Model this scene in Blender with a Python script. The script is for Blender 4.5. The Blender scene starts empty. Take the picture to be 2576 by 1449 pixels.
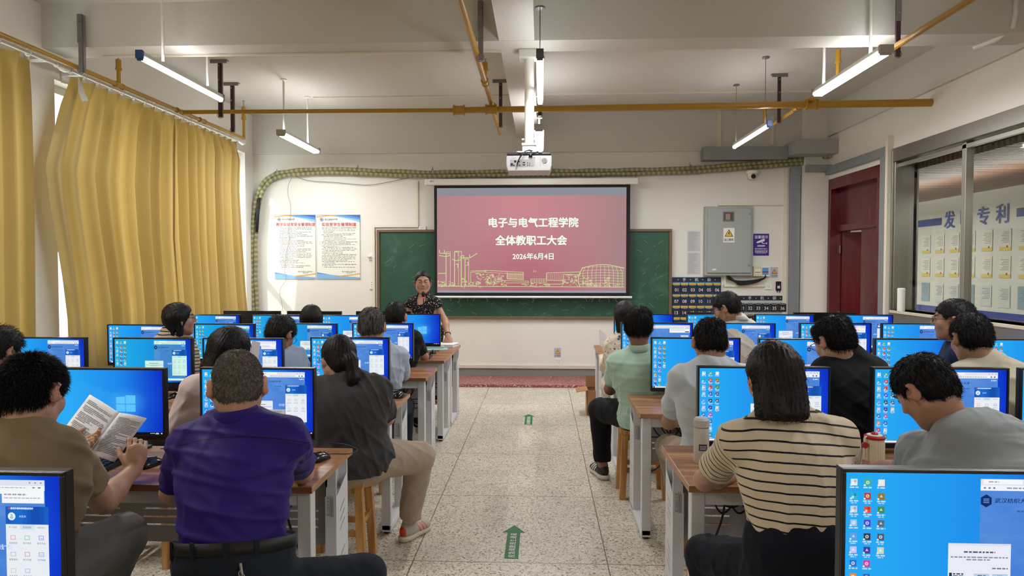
import bpy, math, random
import numpy as np
from mathutils import Vector, Matrix, Euler
SC=bpy.context.scene; COL=SC.collection
# ---------------------------------------------------------------- camera, sky, exposure
FPX=1682.0; CAMH=1.514
YAW=math.atan(74/1682); PIT=math.atan(51.5/math.hypot(1682,74))
cd=bpy.data.cameras.new('camera'); cam=bpy.data.objects.new('camera',cd); COL.objects.link(cam)
cam.location=(0,0,CAMH); cam.rotation_euler=(math.pi/2-PIT,0,YAW)
cd.sensor_width=36; cd.lens=36*FPX/2576; cd.clip_start=.05; cd.clip_end=60
SC.camera=cam
SC.view_settings.view_transform='Standard'; SC.view_settings.look='None'
SC.view_settings.exposure=0.0; SC.view_settings.gamma=1.0; SC.view_settings.use_curve_mapping=False
SC.cycles.use_denoising=True
try: SC.cycles.denoiser='OPENIMAGEDENOISE'
except Exception: pass
SC.cycles.max_bounces=8; SC.cycles.diffuse_bounces=4; SC.cycles.glossy_bounces=3; SC.cycles.transmission_bounces=4
SC.cycles.transparent_max_bounces=8; SC.cycles.sample_clamp_indirect=4; SC.cycles.caustics_reflective=False; SC.cycles.caustics_refractive=False
SC.cycles.use_adaptive_sampling=True; SC.cycles.adaptive_threshold=.03
w=bpy.data.worlds.new('sky'); SC.world=w; w.use_nodes=True
w.node_tree.nodes['Background'].inputs[0].default_value=(.93,.97,1,1); w.node_tree.nodes['Background'].inputs[1].default_value=1.5
sl=bpy.data.lights.new('sun','SUN'); sl.energy=2.6; sl.angle=.02; sl.color=(1,.93,.8)
so=bpy.data.objects.new('sun',sl); COL.objects.link(so)
so.rotation_euler=Vector((-.52,-.80,.62)).to_track_quat('Z','Y').to_euler(); so.location=(-8,0,8)
def area(name,loc,rot,sx,sy,power,color=(1,1,1)):
    l=bpy.data.lights.new(name,'AREA'); l.shape='RECTANGLE'; l.size=sx; l.size_y=sy; l.energy=power; l.color=color
    o=bpy.data.objects.new(name,l); COL.objects.link(o); o.location=loc; o.rotation_euler=rot; return o
# daylight standing in each window of the curtained wall
area('window_daylight',(-4.5,7.1,1.95),(0,-math.pi/2,0),2.2,3.5,66,(1,.98,.94))
area('window_daylight',(-4.5,3.1,1.95),(0,-math.pi/2,0),2.2,3.6,62,(1,.98,.94))
area('window_daylight',(-4.5,-1.1,1.95),(0,-math.pi/2,0),2.2,3.2,62,(1,.98,.94))
# ---------------------------------------------------------------- photo ray helpers (a point of the picture cast onto a real plane)
_D=np.array([-math.sin(YAW)*math.cos(PIT),math.cos(YAW)*math.cos(PIT),-math.sin(PIT)])
_R=np.array([math.cos(YAW),math.sin(YAW),0.]); _U=np.cross(_R,_D); _C=np.array([0,0,CAMH])
def ray(x,y): return _D+_R*(x-1288)/FPX-_U*(y-724.5)/FPX
def atY(x,y,Y): v=ray(x,y); return _C+v*(Y/v[1])
def atZ(x,y,Z): v=ray(x,y); return _C+v*((Z-CAMH)/v[2])
def atX(x,y,X): v=ray(x,y); return _C+v*(X/v[0])
YW=9.11
def W(x,y): p=atY(x,y,YW); return float(p[0]),float(p[2])
# ---------------------------------------------------------------- materials
def lin(c): return tuple((v/12.92 if v<=.04045 else ((v+.055)/1.055)**2.4) for v in c)
def hexc(h): h=h.lstrip('#'); return lin([int(h[i:i+2],16)/255 for i in (0,2,4)])
MT={}
def mat(name,col,rough=.55,metal=0,bump=0,bscale=60,var=0,vscale=8,emit=0,attr=None,spec=.5,sheen=0,stretch=None,alpha=1):
    if name in MT: return MT[name]
    m=bpy.data.materials.new(name); m.use_nodes=True; nt=m.node_tree; N=nt.nodes; L=nt.links
    b=N['Principled BSDF']
    c=hexc(col) if isinstance(col,str) else col
    b.inputs['Base Color'].default_value=(*c,1); b.inputs['Roughness'].default_value=rough; b.inputs['Metallic'].default_value=metal
    b.inputs['Specular IOR Level'].default_value=spec
    if sheen: b.inputs['Sheen Weight'].default_value=sheen
    if alpha<1: b.inputs['Alpha'].default_value=alpha
    src=None
    if attr:
        a=N.new('ShaderNodeAttribute'); a.attribute_name=attr; src=a.outputs['Color']; L.new(src,b.inputs['Base Color'])
    tc=N.new('ShaderNodeTexCoord'); co=tc.outputs['Object']
    if stretch:
        mp=N.new('ShaderNodeMapping'); mp.inputs['Scale'].default_value=stretch; L.new(co,mp.inputs[0]); co=mp.outputs[0]
    if var:
        n=N.new('ShaderNodeTexNoise'); n.inputs['Scale'].default_value=vscale; n.inputs['Detail'].default_value=4; L.new(co,n.inputs['Vector'])
        mr=N.new('ShaderNodeMapRange'); mr.inputs[3].default_value=1-var; mr.inputs[4].default_value=1+var; L.new(n.outputs[0],mr.inputs[0])
        mx=N.new('ShaderNodeVectorMath'); mx.operation='SCALE'
        if src: L.new(src,mx.inputs[0])
        else: mx.inputs[0].default_value=c
        L.new(mr.outputs[0],mx.inputs['Scale']); L.new(mx.outputs[0],b.inputs['Base Color'])
    if bump:
        n2=N.new('ShaderNodeTexNoise'); n2.inputs['Scale'].default_value=bscale; n2.inputs['Detail'].default_value=3; L.new(co,n2.inputs['Vector'])
        bp=N.new('ShaderNodeBump'); bp.inputs['Strength'].default_value=bump; bp.inputs['Distance'].default_value=.01; L.new(n2.outputs[0],bp.inputs['Height']); L.new(bp.outputs[0],b.inputs['Normal'])
    if emit:
        b.inputs['Emission Color'].default_value=(*c,1); b.inputs['Emission Strength'].default_value=emit
    MT[name]=m; return m
def node_mat(name,fn):
    if name in MT: return MT[name]
    m=bpy.data.materials.new(name); m.use_nodes=True; fn(m.node_tree,m.node_tree.nodes,m.node_tree.links,m.node_tree.nodes['Principled BSDF']); MT[name]=m; return m
def ramp(N,stops):
    r=N.new('ShaderNodeValToRGB'); e=r.color_ramp.elements
    e[0].position=stops[0][0]; e[0].color=(*stops[0][1],1); e[1].position=stops[-1][0]; e[1].color=(*stops[-1][1],1)
    for p,c in stops[1:-1]:
        x=e.new(p); x.color=(*c,1)
    return r
def M_(N,op,*v):
    n=N.new('ShaderNodeMath'); n.operation=op
    for i,a in enumerate(v):
        if isinstance(a,(int,float)): n.inputs[i].default_value=a
    return n
# ---------------------------------------------------------------- mesh builder
class G:
    def __init__(s): s.v=[]; s.f=[]; s.c=[]; s.m=[]; s.s=[]; s.cur=None; s.mi=0
    def add(s,vs,fs,col=None,sv=None):
        o=len(s.v); s.v+= [tuple(map(float,p)) for p in vs]; s.f+=[tuple(i+o for i in f) for f in fs]
        s.c+=[col or s.cur or (1,1,1)]*len(fs); s.m+=[s.mi]*len(fs)
        s.s+= list(sv) if sv is not None else [0.]*len(vs); return s
    def box(s,c,d,rot=None,taper=None,col=None):
        x,y,z=[k/2 for k in d]; P=[(-x,-y,-z),(x,-y,-z),(x,y,-z),(-x,y,-z),(-x,-y,z),(x,-y,z),(x,y,z),(-x,y,z)]
        if taper: P=[(a*taper if e>0 else a,b*taper if e>0 else b,e) for a,b,e in P]
        if rot is not None: 
            R=Euler(rot).to_matrix() if not isinstance(rot,Matrix) else rot
            P=[tuple(R@Vector(p)) for p in P]
        P=[(p[0]+c[0],p[1]+c[1],p[2]+c[2]) for p in P]
        return s.add(P,[(0,3,2,1),(4,5,6,7),(0,1,5,4),(1,2,6,5),(2,3,7,6),(3,0,4,7)],col)
    def bb(s,x0,x1,y0,y1,z0,z1,col=None): return s.box(((x0+x1)/2,(y0+y1)/2,(z0+z1)/2),(abs(x1-x0),abs(y1-y0),abs(z1-z0)),col=col)
    def rings(s,rings,cap=True,col=None,sv=None,closed=False):
        n=len(rings[0]); vs=[p for r in rings for p in r]; fs=[]
        R=len(rings)
        for i in range(R if closed else R-1):
            a=i*n; b=((i+1)%R)*n
            for j in range(n):
                k=(j+1)%n; fs.append((a+j,a+k,b+k,b+j))
        if cap and not closed: fs.append(tuple(range(n-1,-1,-1))); fs.append(tuple((R-1)*n+j for j in range(n)))
        S=None
        if sv is not None: S=[sv[i] for i in range(R) for _ in range(n)]
        return s.add(vs,fs,col,S)
    def tube(s,pts,r,n=8,cap=True,col=None,flat=1,closed=False):
        P=[Vector(p) for p in pts]; m=len(P); rr=r if isinstance(r,(list,tuple)) else [r]*m
        up=None; rg=[]; sv=[]; acc=0
        for i in range(m):
            if closed: t=(P[(i+1)%m]-P[i-1])
            else: t=(P[min(i+1,m-1)]-P[max(i-1,0)])
            t.normalize()
            if up is None: up=t.orthogonal().normalized() if abs(t.z)>.9 else Vector((0,0,1))
            u=(up-t*up.dot(t))
            u= u.normalized() if u.length>1e-4 else t.orthogonal().normalized()
            up=u; q=t.cross(u)
            rg.append([tuple(P[i]+ (u*math.cos(2*math.pi*j/n)+q*flat*math.sin(2*math.pi*j/n))*rr[i]) for j in range(n)])
            if i: acc+=(P[i]-P[i-1]).length
            sv.append(acc)
        return s.rings(rg,cap,col,sv,closed)
    def cyl(s,a,b,r,n=16,r2=None,col=None): return s.tube([a,b],[r,r if r2 is None else r2],n,col=col)
    def lathe(s,c,prof,n=24,axis='z',col=None):
        rg=[]
        for r,h in prof:
            ring=[]
            for j in range(n):
                a=2*math.pi*j/n; x,y=r*math.cos(a),r*math.sin(a)
                p={'z':(x,y,h),'y':(x,h,-y),'x':(h,x,y)}[axis]
                ring.append((c[0]+p[0],c[1]+p[1],c[2]+p[2]))
            rg.append(ring)
        return s.rings(rg,True,col)
    def ell(s,c,r,n=12,col=None,rot=None):
        rg=[]; R=Euler(rot).to_matrix() if rot is not None else Matrix.Identity(3)
        for i in range(n+1):
            t=math.pi*i/n; t=min(max(t,.02),math.pi-.02)
            rg.append([tuple(Vector(c)+R@Vector((r[0]*math.sin(t)*math.cos(2*math.pi*j/(2*n)),r[1]*math.sin(t)*math.sin(2*math.pi*j/(2*n)),-r[2]*math.cos(t)))) for j in range(2*n)])
        return s.rings(rg,True,col)
    def prism(s,poly,d0,d1,f=None,col=None):   # poly in (a,b); f maps (a,b,d)->xyz
        f=f or (lambda a,b,d:(a,d,b)); n=len(poly)
        vs=[f(a,b,d0) for a,b in poly]+[f(a,b,d1) for a,b in poly]
        fs=[tuple(range(n)),tuple(range(2*n-1,n-1,-1))]+[(i,n+i,n+(i+1)%n,(i+1)%n) for i in range(n)]
        return s.add(vs,fs,col)
    def xz(s,x0,z0,x1,z1,y,col=None): return s.add([(x0,y,z0),(x1,y,z0),(x1,y,z1),(x0,y,z1)],[(0,1,2,3)],col)
    def text(s,t,size,c,f=None,bold=0,col=None,align='c',sx=1):
        V,F=glyphs(t,0)
        if bold:
            f0=f or (lambda a,b:(a,c[1],b)); k=bold*.55*size
            o_=np.array(f0(c[0],c[2]),float); n_=np.cross(np.array(f0(c[0]+1,c[2]))-o_,np.array(f0(c[0],c[2]+1))-o_); n_=n_/(np.linalg.norm(n_)+1e-9)
            for i,(dx,dy) in enumerate(((-k,0),(k,0),(0,-k),(0,k),(-k*.7,k*.7),(k*.7,-k*.7))):
                e_=n_*.00009*(i+1); s.text(t,size,(c[0]+dx,c[1],c[2]+dy),(lambda a,b,e_=e_:tuple(np.array(f0(a,b))+e_)),0,col,align,sx)
        if not V: return s
        xs=[p[0] for p in V]; ys=[p[1] for p in V]; w=max(xs)-min(xs)
        ox={'c':-(max(xs)+min(xs))/2,'l':-min(xs),'r':-max(xs)}[align]
        f=f or (lambda a,b:(a,c[1],b))
        vs=[f(c[0]+(x+ox)*size*sx,c[2]+(y-.36)*size) for x,y in V]
        return s.add(vs,F,col)
    def build(s,name,mats,parent=None,smooth=False,bevel=0,loc=None,colattr=False,sattr=False,autosmooth=None):
        me=bpy.data.meshes.new(name); me.from_pydata(s.v,[],s.f)
        mats=mats if isinstance(mats,(list,tuple)) else [mats]
        for m in mats: me.materials.append(m)
        if len(mats)>1: me.polygons.foreach_set('material_index',s.m)
        if smooth: me.polygons.foreach_set('use_smooth',[True]*len(me.polygons))
        if colattr:
            a=me.color_attributes.new('Col','FLOAT_COLOR','CORNER'); arr=np.ones((len(me.loops),4),np.float32); k=0
            for p,c in zip(s.f,s.c): arr[k:k+len(p),:3]=c; k+=len(p)
            a.data.foreach_set('color',arr.ravel())
        if sattr:
            a=me.attributes.new('s','FLOAT','POINT'); a.data.foreach_set('value',np.array(s.s,np.float32))
        me.update()
        if autosmooth is not None and smooth:
            try: me.set_sharp_from_angle(angle=autosmooth)
            except Exception: pass
        o=bpy.data.objects.new(name,me); COL.objects.link(o)
        if parent is not None: o.parent=parent
        if loc is not None: o.location=loc
        if bevel:
            bm=o.modifiers.new('bevel','BEVEL'); bm.width=bevel; bm.segments=2; bm.limit_method='ANGLE'
        return o
_GL={}
def glyphs(t,bold=0):
    k=(t,bold)
    if k in _GL: return _GL[k]
    c=bpy.data.curves.new('t','FONT'); c.body=t; c.size=1; c.offset=bold; c.resolution_u=2; c.fill_mode='FRONT'
    o=bpy.data.objects.new('t',c); COL.objects.link(o)
    dg=bpy.context.evaluated_depsgraph_get(); me=bpy.data.meshes.new_from_object(o.evaluated_get(dg))
    V=[(v.co.x,v.co.y) for v in me.vertices]; F=[]
    for p in me.polygons:
        ids=list(p.vertices); a=0
        for i in range(len(ids)): a+=V[ids[i]][0]*V[ids[(i+1)%len(ids)]][1]-V[ids[(i+1)%len(ids)]][0]*V[ids[i]][1]
        F.append(tuple(ids) if a>0 else tuple(ids[::-1]))
    bpy.data.objects.remove(o); bpy.data.curves.remove(c); bpy.data.meshes.remove(me)
    _GL[k]=(V,F); return _GL[k]
def tag(o,label=None,cat=None,group=None,kind=None):
    if label: o['label']=label
    if cat: o['category']=cat
    if group: o['group']=group
    if kind: o['kind']=kind
    return o
def thing(name,label,cat,loc=(0,0,0),rz=0,group=None):
    o=bpy.data.objects.new(name,None); COL.objects.link(o); o.location=[float(v) for v in loc]; o.rotation_euler=(0,0,rz); o.empty_display_size=.1
    return tag(o,label,cat,group)
def struct(g,name,m,**k): return tag(g.build(name,m,**k),kind='structure')
def copy_tree(o,parent=None):
    c=o.copy(); COL.objects.link(c); c.parent=parent
    for ch in KIDS.get(o.name,[]) or [x for x in o.children]: copy_tree(ch,c)
    return c
KIDS={}
rnd=random.Random(7)
# ---------------------------------------------------------------- surfaces
def terrazzo(nt,N,L,b):
    tc=N.new('ShaderNodeTexCoord'); co=tc.outputs['Object']
    v=N.new('ShaderNodeTexVoronoi'); v.inputs['Scale'].default_value=125; v.inputs['Randomness'].default_value=1; L.new(co,v.inputs['Vector'])
    v2=N.new('ShaderNodeTexVoronoi'); v2.inputs['Scale'].default_value=62; L.new(co,v2.inputs['Vector'])
    sep=N.new('ShaderNodeSeparateColor'); L.new(v.outputs['Color'],sep.inputs[0])
    r=ramp(N,[(0,hexc('#5c5848')),(.06,hexc('#8d8464')),(.15,hexc('#aea58c')),(.4,hexc('#d2cab8')),(1,hexc('#e4ddcf'))]); L.new(sep.outputs[0],r.inputs[0])
    sep2=N.new('ShaderNodeSeparateColor'); L.new(v2.outputs['Color'],sep2.inputs[0])
    g=M_(N,'LESS_THAN',0,.10); L.new(sep2.outputs[1],g.inputs[0])
    g2=M_(N,'LESS_THAN',0,.27); L.new(v2.outputs['Distance'],g2.inputs[0])
    gm=M_(N,'MULTIPLY'); L.new(g.outputs[0],gm.inputs[0]); L.new(g2.outputs[0],gm.inputs[1])
    mx=N.new('ShaderNodeMix'); mx.data_type='RGBA'; L.new(gm.outputs[0],mx.inputs[0]); L.new(r.outputs[0],mx.inputs[6]); mx.inputs[7].default_value=(*hexc('#5f6048'),1)
    n=N.new('ShaderNodeTexNoise'); n.inputs['Scale'].default_value=1.3; n.inputs['Detail'].default_value=5; L.new(co,n.inputs['Vector'])
    mr=N.new('ShaderNodeMapRange'); mr.inputs[1].default_value=.3; mr.inputs[2].default_value=.7; mr.inputs[3].default_value=.8; mr.inputs[4].default_value=1.06; L.new(n.outputs[0],mr.inputs[0])
    sc=N.new('ShaderNodeVectorMath'); sc.operation='SCALE'; L.new(mx.outputs[2],sc.inputs[0]); L.new(mr.outputs[0],sc.inputs['Scale'])
    sx=N.new('ShaderNodeSeparateXYZ'); L.new(co,sx.inputs[0])
    out=None
    for ax,off in ((0,.34),(1,.385)):
        a=M_(N,'ADD',0,100.5-off); L.new(sx.outputs[ax],a.inputs[0]); f=M_(N,'FRACT'); L.new(a.outputs[0],f.inputs[0])
        s_=M_(N,'SUBTRACT',0,.5); L.new(f.outputs[0],s_.inputs[0]); ab=M_(N,'ABSOLUTE'); L.new(s_.outputs[0],ab.inputs[0])
        lt=M_(N,'LESS_THAN',0,.0028); L.new(ab.outputs[0],lt.inputs[0])
        if out is None: out=lt
        else:
            m=M_(N,'MAXIMUM'); L.new(out.outputs[0],m.inputs[0]); L.new(lt.outputs[0],m.inputs[1]); out=m
    m2=N.new('ShaderNodeMix'); m2.data_type='RGBA'; L.new(out.outputs[0],m2.inputs[0]); L.new(sc.outputs[0],m2.inputs[6]); m2.inputs[7].default_value=(*hexc('#6b5440'),1)
    L.new(m2.outputs[2],b.inputs['Base Color']); b.inputs['Roughness'].default_value=.38
def redterrazzo(nt,N,L,b):
    tc=N.new('ShaderNodeTexCoord'); v=N.new('ShaderNodeTexVoronoi'); v.inputs['Scale'].default_value=75; L.new(tc.outputs['Object'],v.inputs['Vector'])
    sep=N.new('ShaderNodeSeparateColor'); L.new(v.outputs['Color'],sep.inputs[0])
    r=ramp(N,[(0,hexc('#7c3a38')),(.6,hexc('#96504c')),(.8,hexc('#a86c66')),(1,hexc('#d8c0b4'))]); L.new(sep.outputs[0],r.inputs[0]); L.new(r.outputs[0],b.inputs['Base Color']); b.inputs['Roughness'].default_value=.35
def woodfn(cols,sc,axis=0):
    def fn(nt,N,L,b):
        tc=N.new('ShaderNodeTexCoord'); mp=N.new('ShaderNodeMapping'); s=[sc,sc,sc]; s[axis]=sc*.06; mp.inputs['Scale'].default_value=s; L.new(tc.outputs['Object'],mp.inputs[0])
        n=N.new('ShaderNodeTexNoise'); n.inputs['Scale'].default_value=1; n.inputs['Detail'].default_value=5; n.inputs['Distortion'].default_value=.6; L.new(mp.outputs[0],n.inputs['Vector'])
        r=ramp(N,[(.28,hexc(cols[0])),(.5,hexc(cols[1])),(.72,hexc(cols[2]))]); L.new(n.outputs[0],r.inputs[0]); L.new(r.outputs[0],b.inputs['Base Color']); b.inputs['Roughness'].default_value=.35
    return fn
WALL=mat('plaster_white','#e0ddd5',.8,bump=.08,bscale=18,var=.02,vscale=1.5)
CEIL=mat('plaster_ceiling','#cdcac3',.85,var=.03,vscale=1.2)
FLOORM=node_mat('terrazzo',terrazzo); REDM=node_mat('red_terrazzo',redterrazzo)
TOPW=node_mat('walnut_laminate',woodfn(('#6e4732','#926444','#bb9068'),26,0))
STOOLW=node_mat('pine_wood',woodfn(('#96622c','#b98446','#d3a468'),30,2))
EDGEW=node_mat('oak_edge',woodfn(('#8a5c3a','#a9774c','#c2966a'),40,1))
STEEL=mat('painted_steel','#d5d6d9',.4,var=.02); STEELD=mat('panel_steel_grey','#9a979a',.5)
BLK=mat('black_plastic','#141416',.35); BLKM=mat('black_matte','#0c0c0d',.7); WHT=mat('white_plastic','#e6e4de',.4); CREAM=mat('cream_conduit','#ddd6c4',.5)
CHROME=mat('stainless','#b9b7b2',.28,.9); ALU=mat('galvanised_tray','#8f9496',.45,.35,var=.08,vscale=5)
PIPE=mat('yellow_paint','#a67e1e',.3,var=.06); BRK=mat('bracket_steel','#7d7878',.4,.35); MAROON=mat('maroon_rod','#3a2026',.45)
PAPER=mat('paper','#e8e8ec',.8); REDD=node_mat('mahogany_door',woodfn(('#4d1218','#58151c','#641b22'),22,2)); REDD.node_tree.nodes['Principled BSDF'].inputs['Roughness'].default_value=.22
CABG=mat('cabinet_grey','#9aa09c',.45); COLM=mat('printed','#ffffff',.6,attr='Col'); 
def emis(name,strength,attr=None,col=(1,1,1)):
    m=bpy.data.materials.new(name); m.use_nodes=True; nt=m.node_tree; nt.nodes.clear(); o=nt.nodes.new('ShaderNodeOutputMaterial'); e=nt.nodes.new('ShaderNodeEmission'); e.inputs[1].default_value=strength; e.inputs[0].default_value=(*col,1)
    if attr:
        a=nt.nodes.new('ShaderNodeAttribute'); a.attribute_name=attr; nt.links.new(a.outputs['Color'],e.inputs[0])
    nt.links.new(e.outputs[0],o.inputs[0]); return m
TUBE=emis('lit_tube',22,col=(1,.985,.95)); DISP=emis('display',1.0,'Col')
# ---------------------------------------------------------------- room shell
XL,XR=-3.97,3.76; CZ=3.6; YB=-3.2
struct(G().bb(XL-.3,6.5,YB-.2,13,-.2,0),'floor',FLOORM)
struct(G().bb(XL-.3,XR+.24,YB-.2,YW+.25,CZ,CZ+.15),'ceiling',CEIL)
struct(G().bb(XL-.24,XR+.24,YW,YW+.24,0,CZ),'wall_back',WALL)
struct(G().bb(XL-.24,XR+.24,YB-.2,YB,0,CZ),'wall_front',WALL)
g=G()
wins=[(-2.7,.6),(1.2,4.98),(5.33,8.84)]; z0,z1=.85,3.05
ys=[YB]+[v for a in wins for v in a]+[YW]
for i in range(0,len(ys),2): g.bb(XL-.24,XL,ys[i],ys[i+1],0,CZ)
for a,b in wins: g.bb(XL-.24,XL,a,b,0,z0); g.bb(XL-.24,XL,a,b,z1,CZ)
struct(g,'wall_left',WALL)
def glassfn(k,c):
    def fn(nt,N,L,b):
        t=N.new('ShaderNodeBsdfTransparent'); t.inputs[0].default_value=(*c,1); g=N.new('ShaderNodeBsdfGlossy'); g.inputs['Roughness'].default_value=.02; m=N.new('ShaderNodeMixShader'); m.inputs[0].default_value=k
        L.new(t.outputs[0],m.inputs[1]); L.new(g.outputs[0],m.inputs[2]); L.new(m.outputs[0],N['Material Output'].inputs[0])
    return fn
GLASS=node_mat('window_glass',glassfn(.04,(.95,.98,.98)))
for i,(a,b) in enumerate(wins):
    g=G(); x=XL-.16
    for yy in (a+.03,a+(b-a)/3,a+2*(b-a)/3,b-.03): g.bb(x-.03,x+.03,yy-.03,yy+.03,z0,z1)
    for zz in (z0+.03,1.68,z1-.03): g.bb(x-.027,x+.027,a,b,zz-.035,zz+.035)
    f=struct(g,'window_%d'%(i+1),mat('window_white','#dfe4e4',.5))
    struct(G().bb(x-.004,x+.004,a,b,z0,z1),'window_pane',GLASS,parent=f)
# right wall with door and corridor window
DY0,DY1,DZ=7.61,8.95,2.66; WY0,WY1,WZ0,WZ1=3.0,7.34,1.06,2.64
g=G(); X1=XR+.24
g.bb(XR,X1,DY1,YW,0,CZ); g.bb(XR,X1,DY0,DY1,DZ,CZ); g.bb(XR,X1,WY1,DY0,0,CZ); g.bb(XR,X1,WY0,WY1,0,WZ0-.06); g.bb(XR,X1,WY0,WY1,WZ1,CZ); g.bb(XR,X1,YB,WY0,0,CZ)
struct(g,'wall_right',WALL)
# beams
struct(G().bb(XL,XR,5.2,5.47,3.26,CZ),'trim_1',CEIL)
struct(G().bb(-.33,-.057,YB,YW,3.262,CZ),'trim_2',CEIL)
struct(G().bb(XL,XR,YW-.03,YW,3.07,CZ),'trim_3',CEIL)
struct(G().bb(XR-.035,XR,YB,YW-.03,3.22,CZ),'trim_4',CEIL)
struct(G().bb(XL,XR,.6,.87,3.26,CZ),'trim_5',CEIL)
struct(G().bb(3.447,XR,8.95,YW,0.035,CZ),'trim_6',WALL)
# platform, baseboard
struct(G().bb(XL,XR,8.40,YW,0,.035),'trim_7',REDM,bevel=.004)
struct(G().bb(XL,3.447,YW-.02,YW,.035,.135),'baseboard_back',mat('grey_skirting','#7f8481',.5))
struct(G().bb(XL,3.447,YW-.035,YW,.135,.185),'trim_8',mat('ledge_white','#cfcbbf',.5),bevel=.005)
# corridor beyond the glass
struct(G().bb(6.1,6.2,2,13,0,3.3),'wall_corridor',mat('corridor_wall','#d6d2c6',.6))
struct(G().bb(X1,6.2,12.9,13,0,3.3),'wall_corridor_end',WALL)
struct(G().bb(X1,6.2,1.9,2,0,3.3),'wall_corridor_near',WALL)
g=G(); 
for k in range(150): g.bb(X1,6.1,2+k*.073,2+k*.073+.045,2.56,2.62)
struct(g,'ceiling_corridor_slats',node_mat('slat_wood',woodfn(('#6a4a38','#866350','#a37f68'),12,0)))
struct(G().bb(X1,6.2,2,13,2.75,2.8),'ceiling_corridor',mat('dark_void','#3c2c24',.9))
area('corridor_fill',(4.9,6.5,2.35),(0,0,0),.3,5.5,34); area('corridor_fill',(4.9,10.8,2.35),(0,0,0),.3,2.5,20)
area('corridor_fill',(4.9,6.5,2.36),(math.pi,0,0),.3,5.5,26); area('corridor_fill',(4.9,10.8,2.36),(math.pi,0,0),.3,2.5,14)  # bare lights without fixtures; upward pair added to brighten the slats
# ---------------------------------------------------------------- pipes and brackets
def pipe_run(name,label,pts,r,joints=(),risers=(),grp=None):
    t=thing(name,label,'pipe',pts[0],group=grp); o=Vector(pts[0]); lp=[Vector(p)-o for p in pts]
    G().tube(lp,r,14).build('pipe_body',PIPE,t,smooth=True,autosmooth=.8)
    for p,ax in joints:
        p=Vector(p)-o; d=Vector((1,0,0)) if ax=='x' else Vector((0,1,0)) if ax=='y' else Vector((0,0,1))
        rr=r if isinstance(r,float) else max(r)
        g=G(); g.cyl(p-d*.05,p+d*.05,rr*1.18,16)
        for e in (-.05,.05): g.cyl(p+d*(e-.008),p+d*(e+.008),rr*1.4,16)
        g.build('coupling',PIPE,t,smooth=True,autosmooth=.6)
    for p,h in risers:
        p=Vector(p)-o; g=G(); g.cyl(p,p+Vector((0,0,h*.6)),.017,12); g.cyl(p+Vector((0,0,h*.55)),p+Vector((0,0,h*.85)),.023,12); g.cyl(p+Vector((0,0,h*.5)),p+Vector((0,0,h*.57)),.028,12)
        rs=g.build('riser',PIPE,t,smooth=True,autosmooth=.6)
        g=G(); g.cyl(p+Vector((0,0,h*.85)),p+Vector((0,0,h)),.008,8); g.cyl(p+Vector((0,0,h)),p+Vector((0,0,h+.004)),.02,12)
        for s in (-1,1): g.tube([p+Vector((0,s*.004,h*.88)),p+Vector((0,s*.014,h*.94)),p+Vector((0,s*.004,h))],.002,5)
        g.build('sprinkler_head',CHROME,rs)
    return t
PZ=3.1
pipe_run('sprinkler_pipe','thin yellow pipe running along the curtained window wall',[(-3.69,3.2,PZ),(-3.67,6.62,PZ),(-3.66,8.13,PZ)],.019,
 [((-3.668,6.68,PZ),'y'),((-3.665,7.12,PZ),'y'),((-3.68,5.72,PZ),'y')],[((-3.68,5.72,PZ),.26),((-3.66,8.13,PZ),.46)])
pipe_run('sprinkler_pipe','thick yellow main pipe crossing the whole room below the beam',[(-3.63,6.68,PZ-.01),(-.82,6.68,PZ-.02),(-.815,6.68,PZ-.02),(2.6,6.68,PZ),(3.77,6.68,PZ+.005)],[.021,.021,.031,.033,.038],
 [((-.82,6.68,PZ-.02),'x'),((-.5,6.68,PZ-.016),'x'),((2.62,6.68,PZ),'x')])
pipe_run('sprinkler_pipe','yellow pipe running towards the board beside the projector pole',[(-.5,2.2,PZ+.06),(-.5,6.6,PZ+.055),(-.51,8.22,PZ+.05)],[.024,.024,.018],
 [((-.5,5.95,PZ+.055),'y'),((-.5,6.85,PZ+.055),'y')],[((-.5,5.95,PZ+.055),.2)])
pipe_run('sprinkler_pipe','yellow pipe running over the desks nearest the door wall',[(2.6,2.2,PZ+.04),(2.6,6.6,PZ+.04),(2.62,8.08,PZ+.03)],[.023,.023,.017],
 [((2.6,6.05,PZ+.04),'y'),((2.6,7.0,PZ+.04),'y')],[((2.6,6.05,PZ+.04),.33),((2.62,8.05,PZ+.03),.33)])
def bracket(x,y,ztop,zbot,label,flange=True,steel=False):
    t=thing('pipe_bracket',label,'bracket',(x,y,zbot),group=None); h=ztop-zbot
    G().box((0,0,h/2),(.03,.02,h)).box((.018,.012,h/2),(.006,.03,h)).build('rod',MAROON if not steel else BRK,t)
    g=G(); 
    if flange: g.box((0,0,h-.004),(.17,.05,.008)).box((0,-.025,h-.02),(.17,.004,.035))
    else: g.box((0,-.014,h*.75),(.036,.006,h*.5))
    g.cyl((0,-.03,h-.06),(0,-.014,h-.06),.008,8); g.cyl((0,-.03,h-.2),(0,-.014,h-.2),.008,8)
    g.build('fixing_plate',BRK,t)
    g=G(); g.tube([(0.03*math.cos(a),0,.02+.03*math.sin(a)) for a in [i*math.pi/8 for i in range(17)]],.003,6); g.build('u_clamp',BRK,t)
bracket(-3.62,5.16,3.5,3.05,'steel pipe bracket bolted to the beam above the near curtain',False,True)
bracket(-3.24,6.66,CZ,3.03,'maroon hanger rod of the main pipe behind the blue ended lamp')
bracket(-3.5,7.48,CZ,3.05,'maroon hanger rod with wide flange at the curtained wall pipe')
bracket(-.47,5.16,3.55,3.1,'steel bracket bolted on the beam by the yellow pipe near the pole',False,True)
bracket(-.46,7.5,CZ,3.08,'maroon hanger rod left free beside the middle pipe end')
bracket(-.02,6.7,CZ,3.02,'maroon hanger rod just behind the white projector pole',False)
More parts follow.
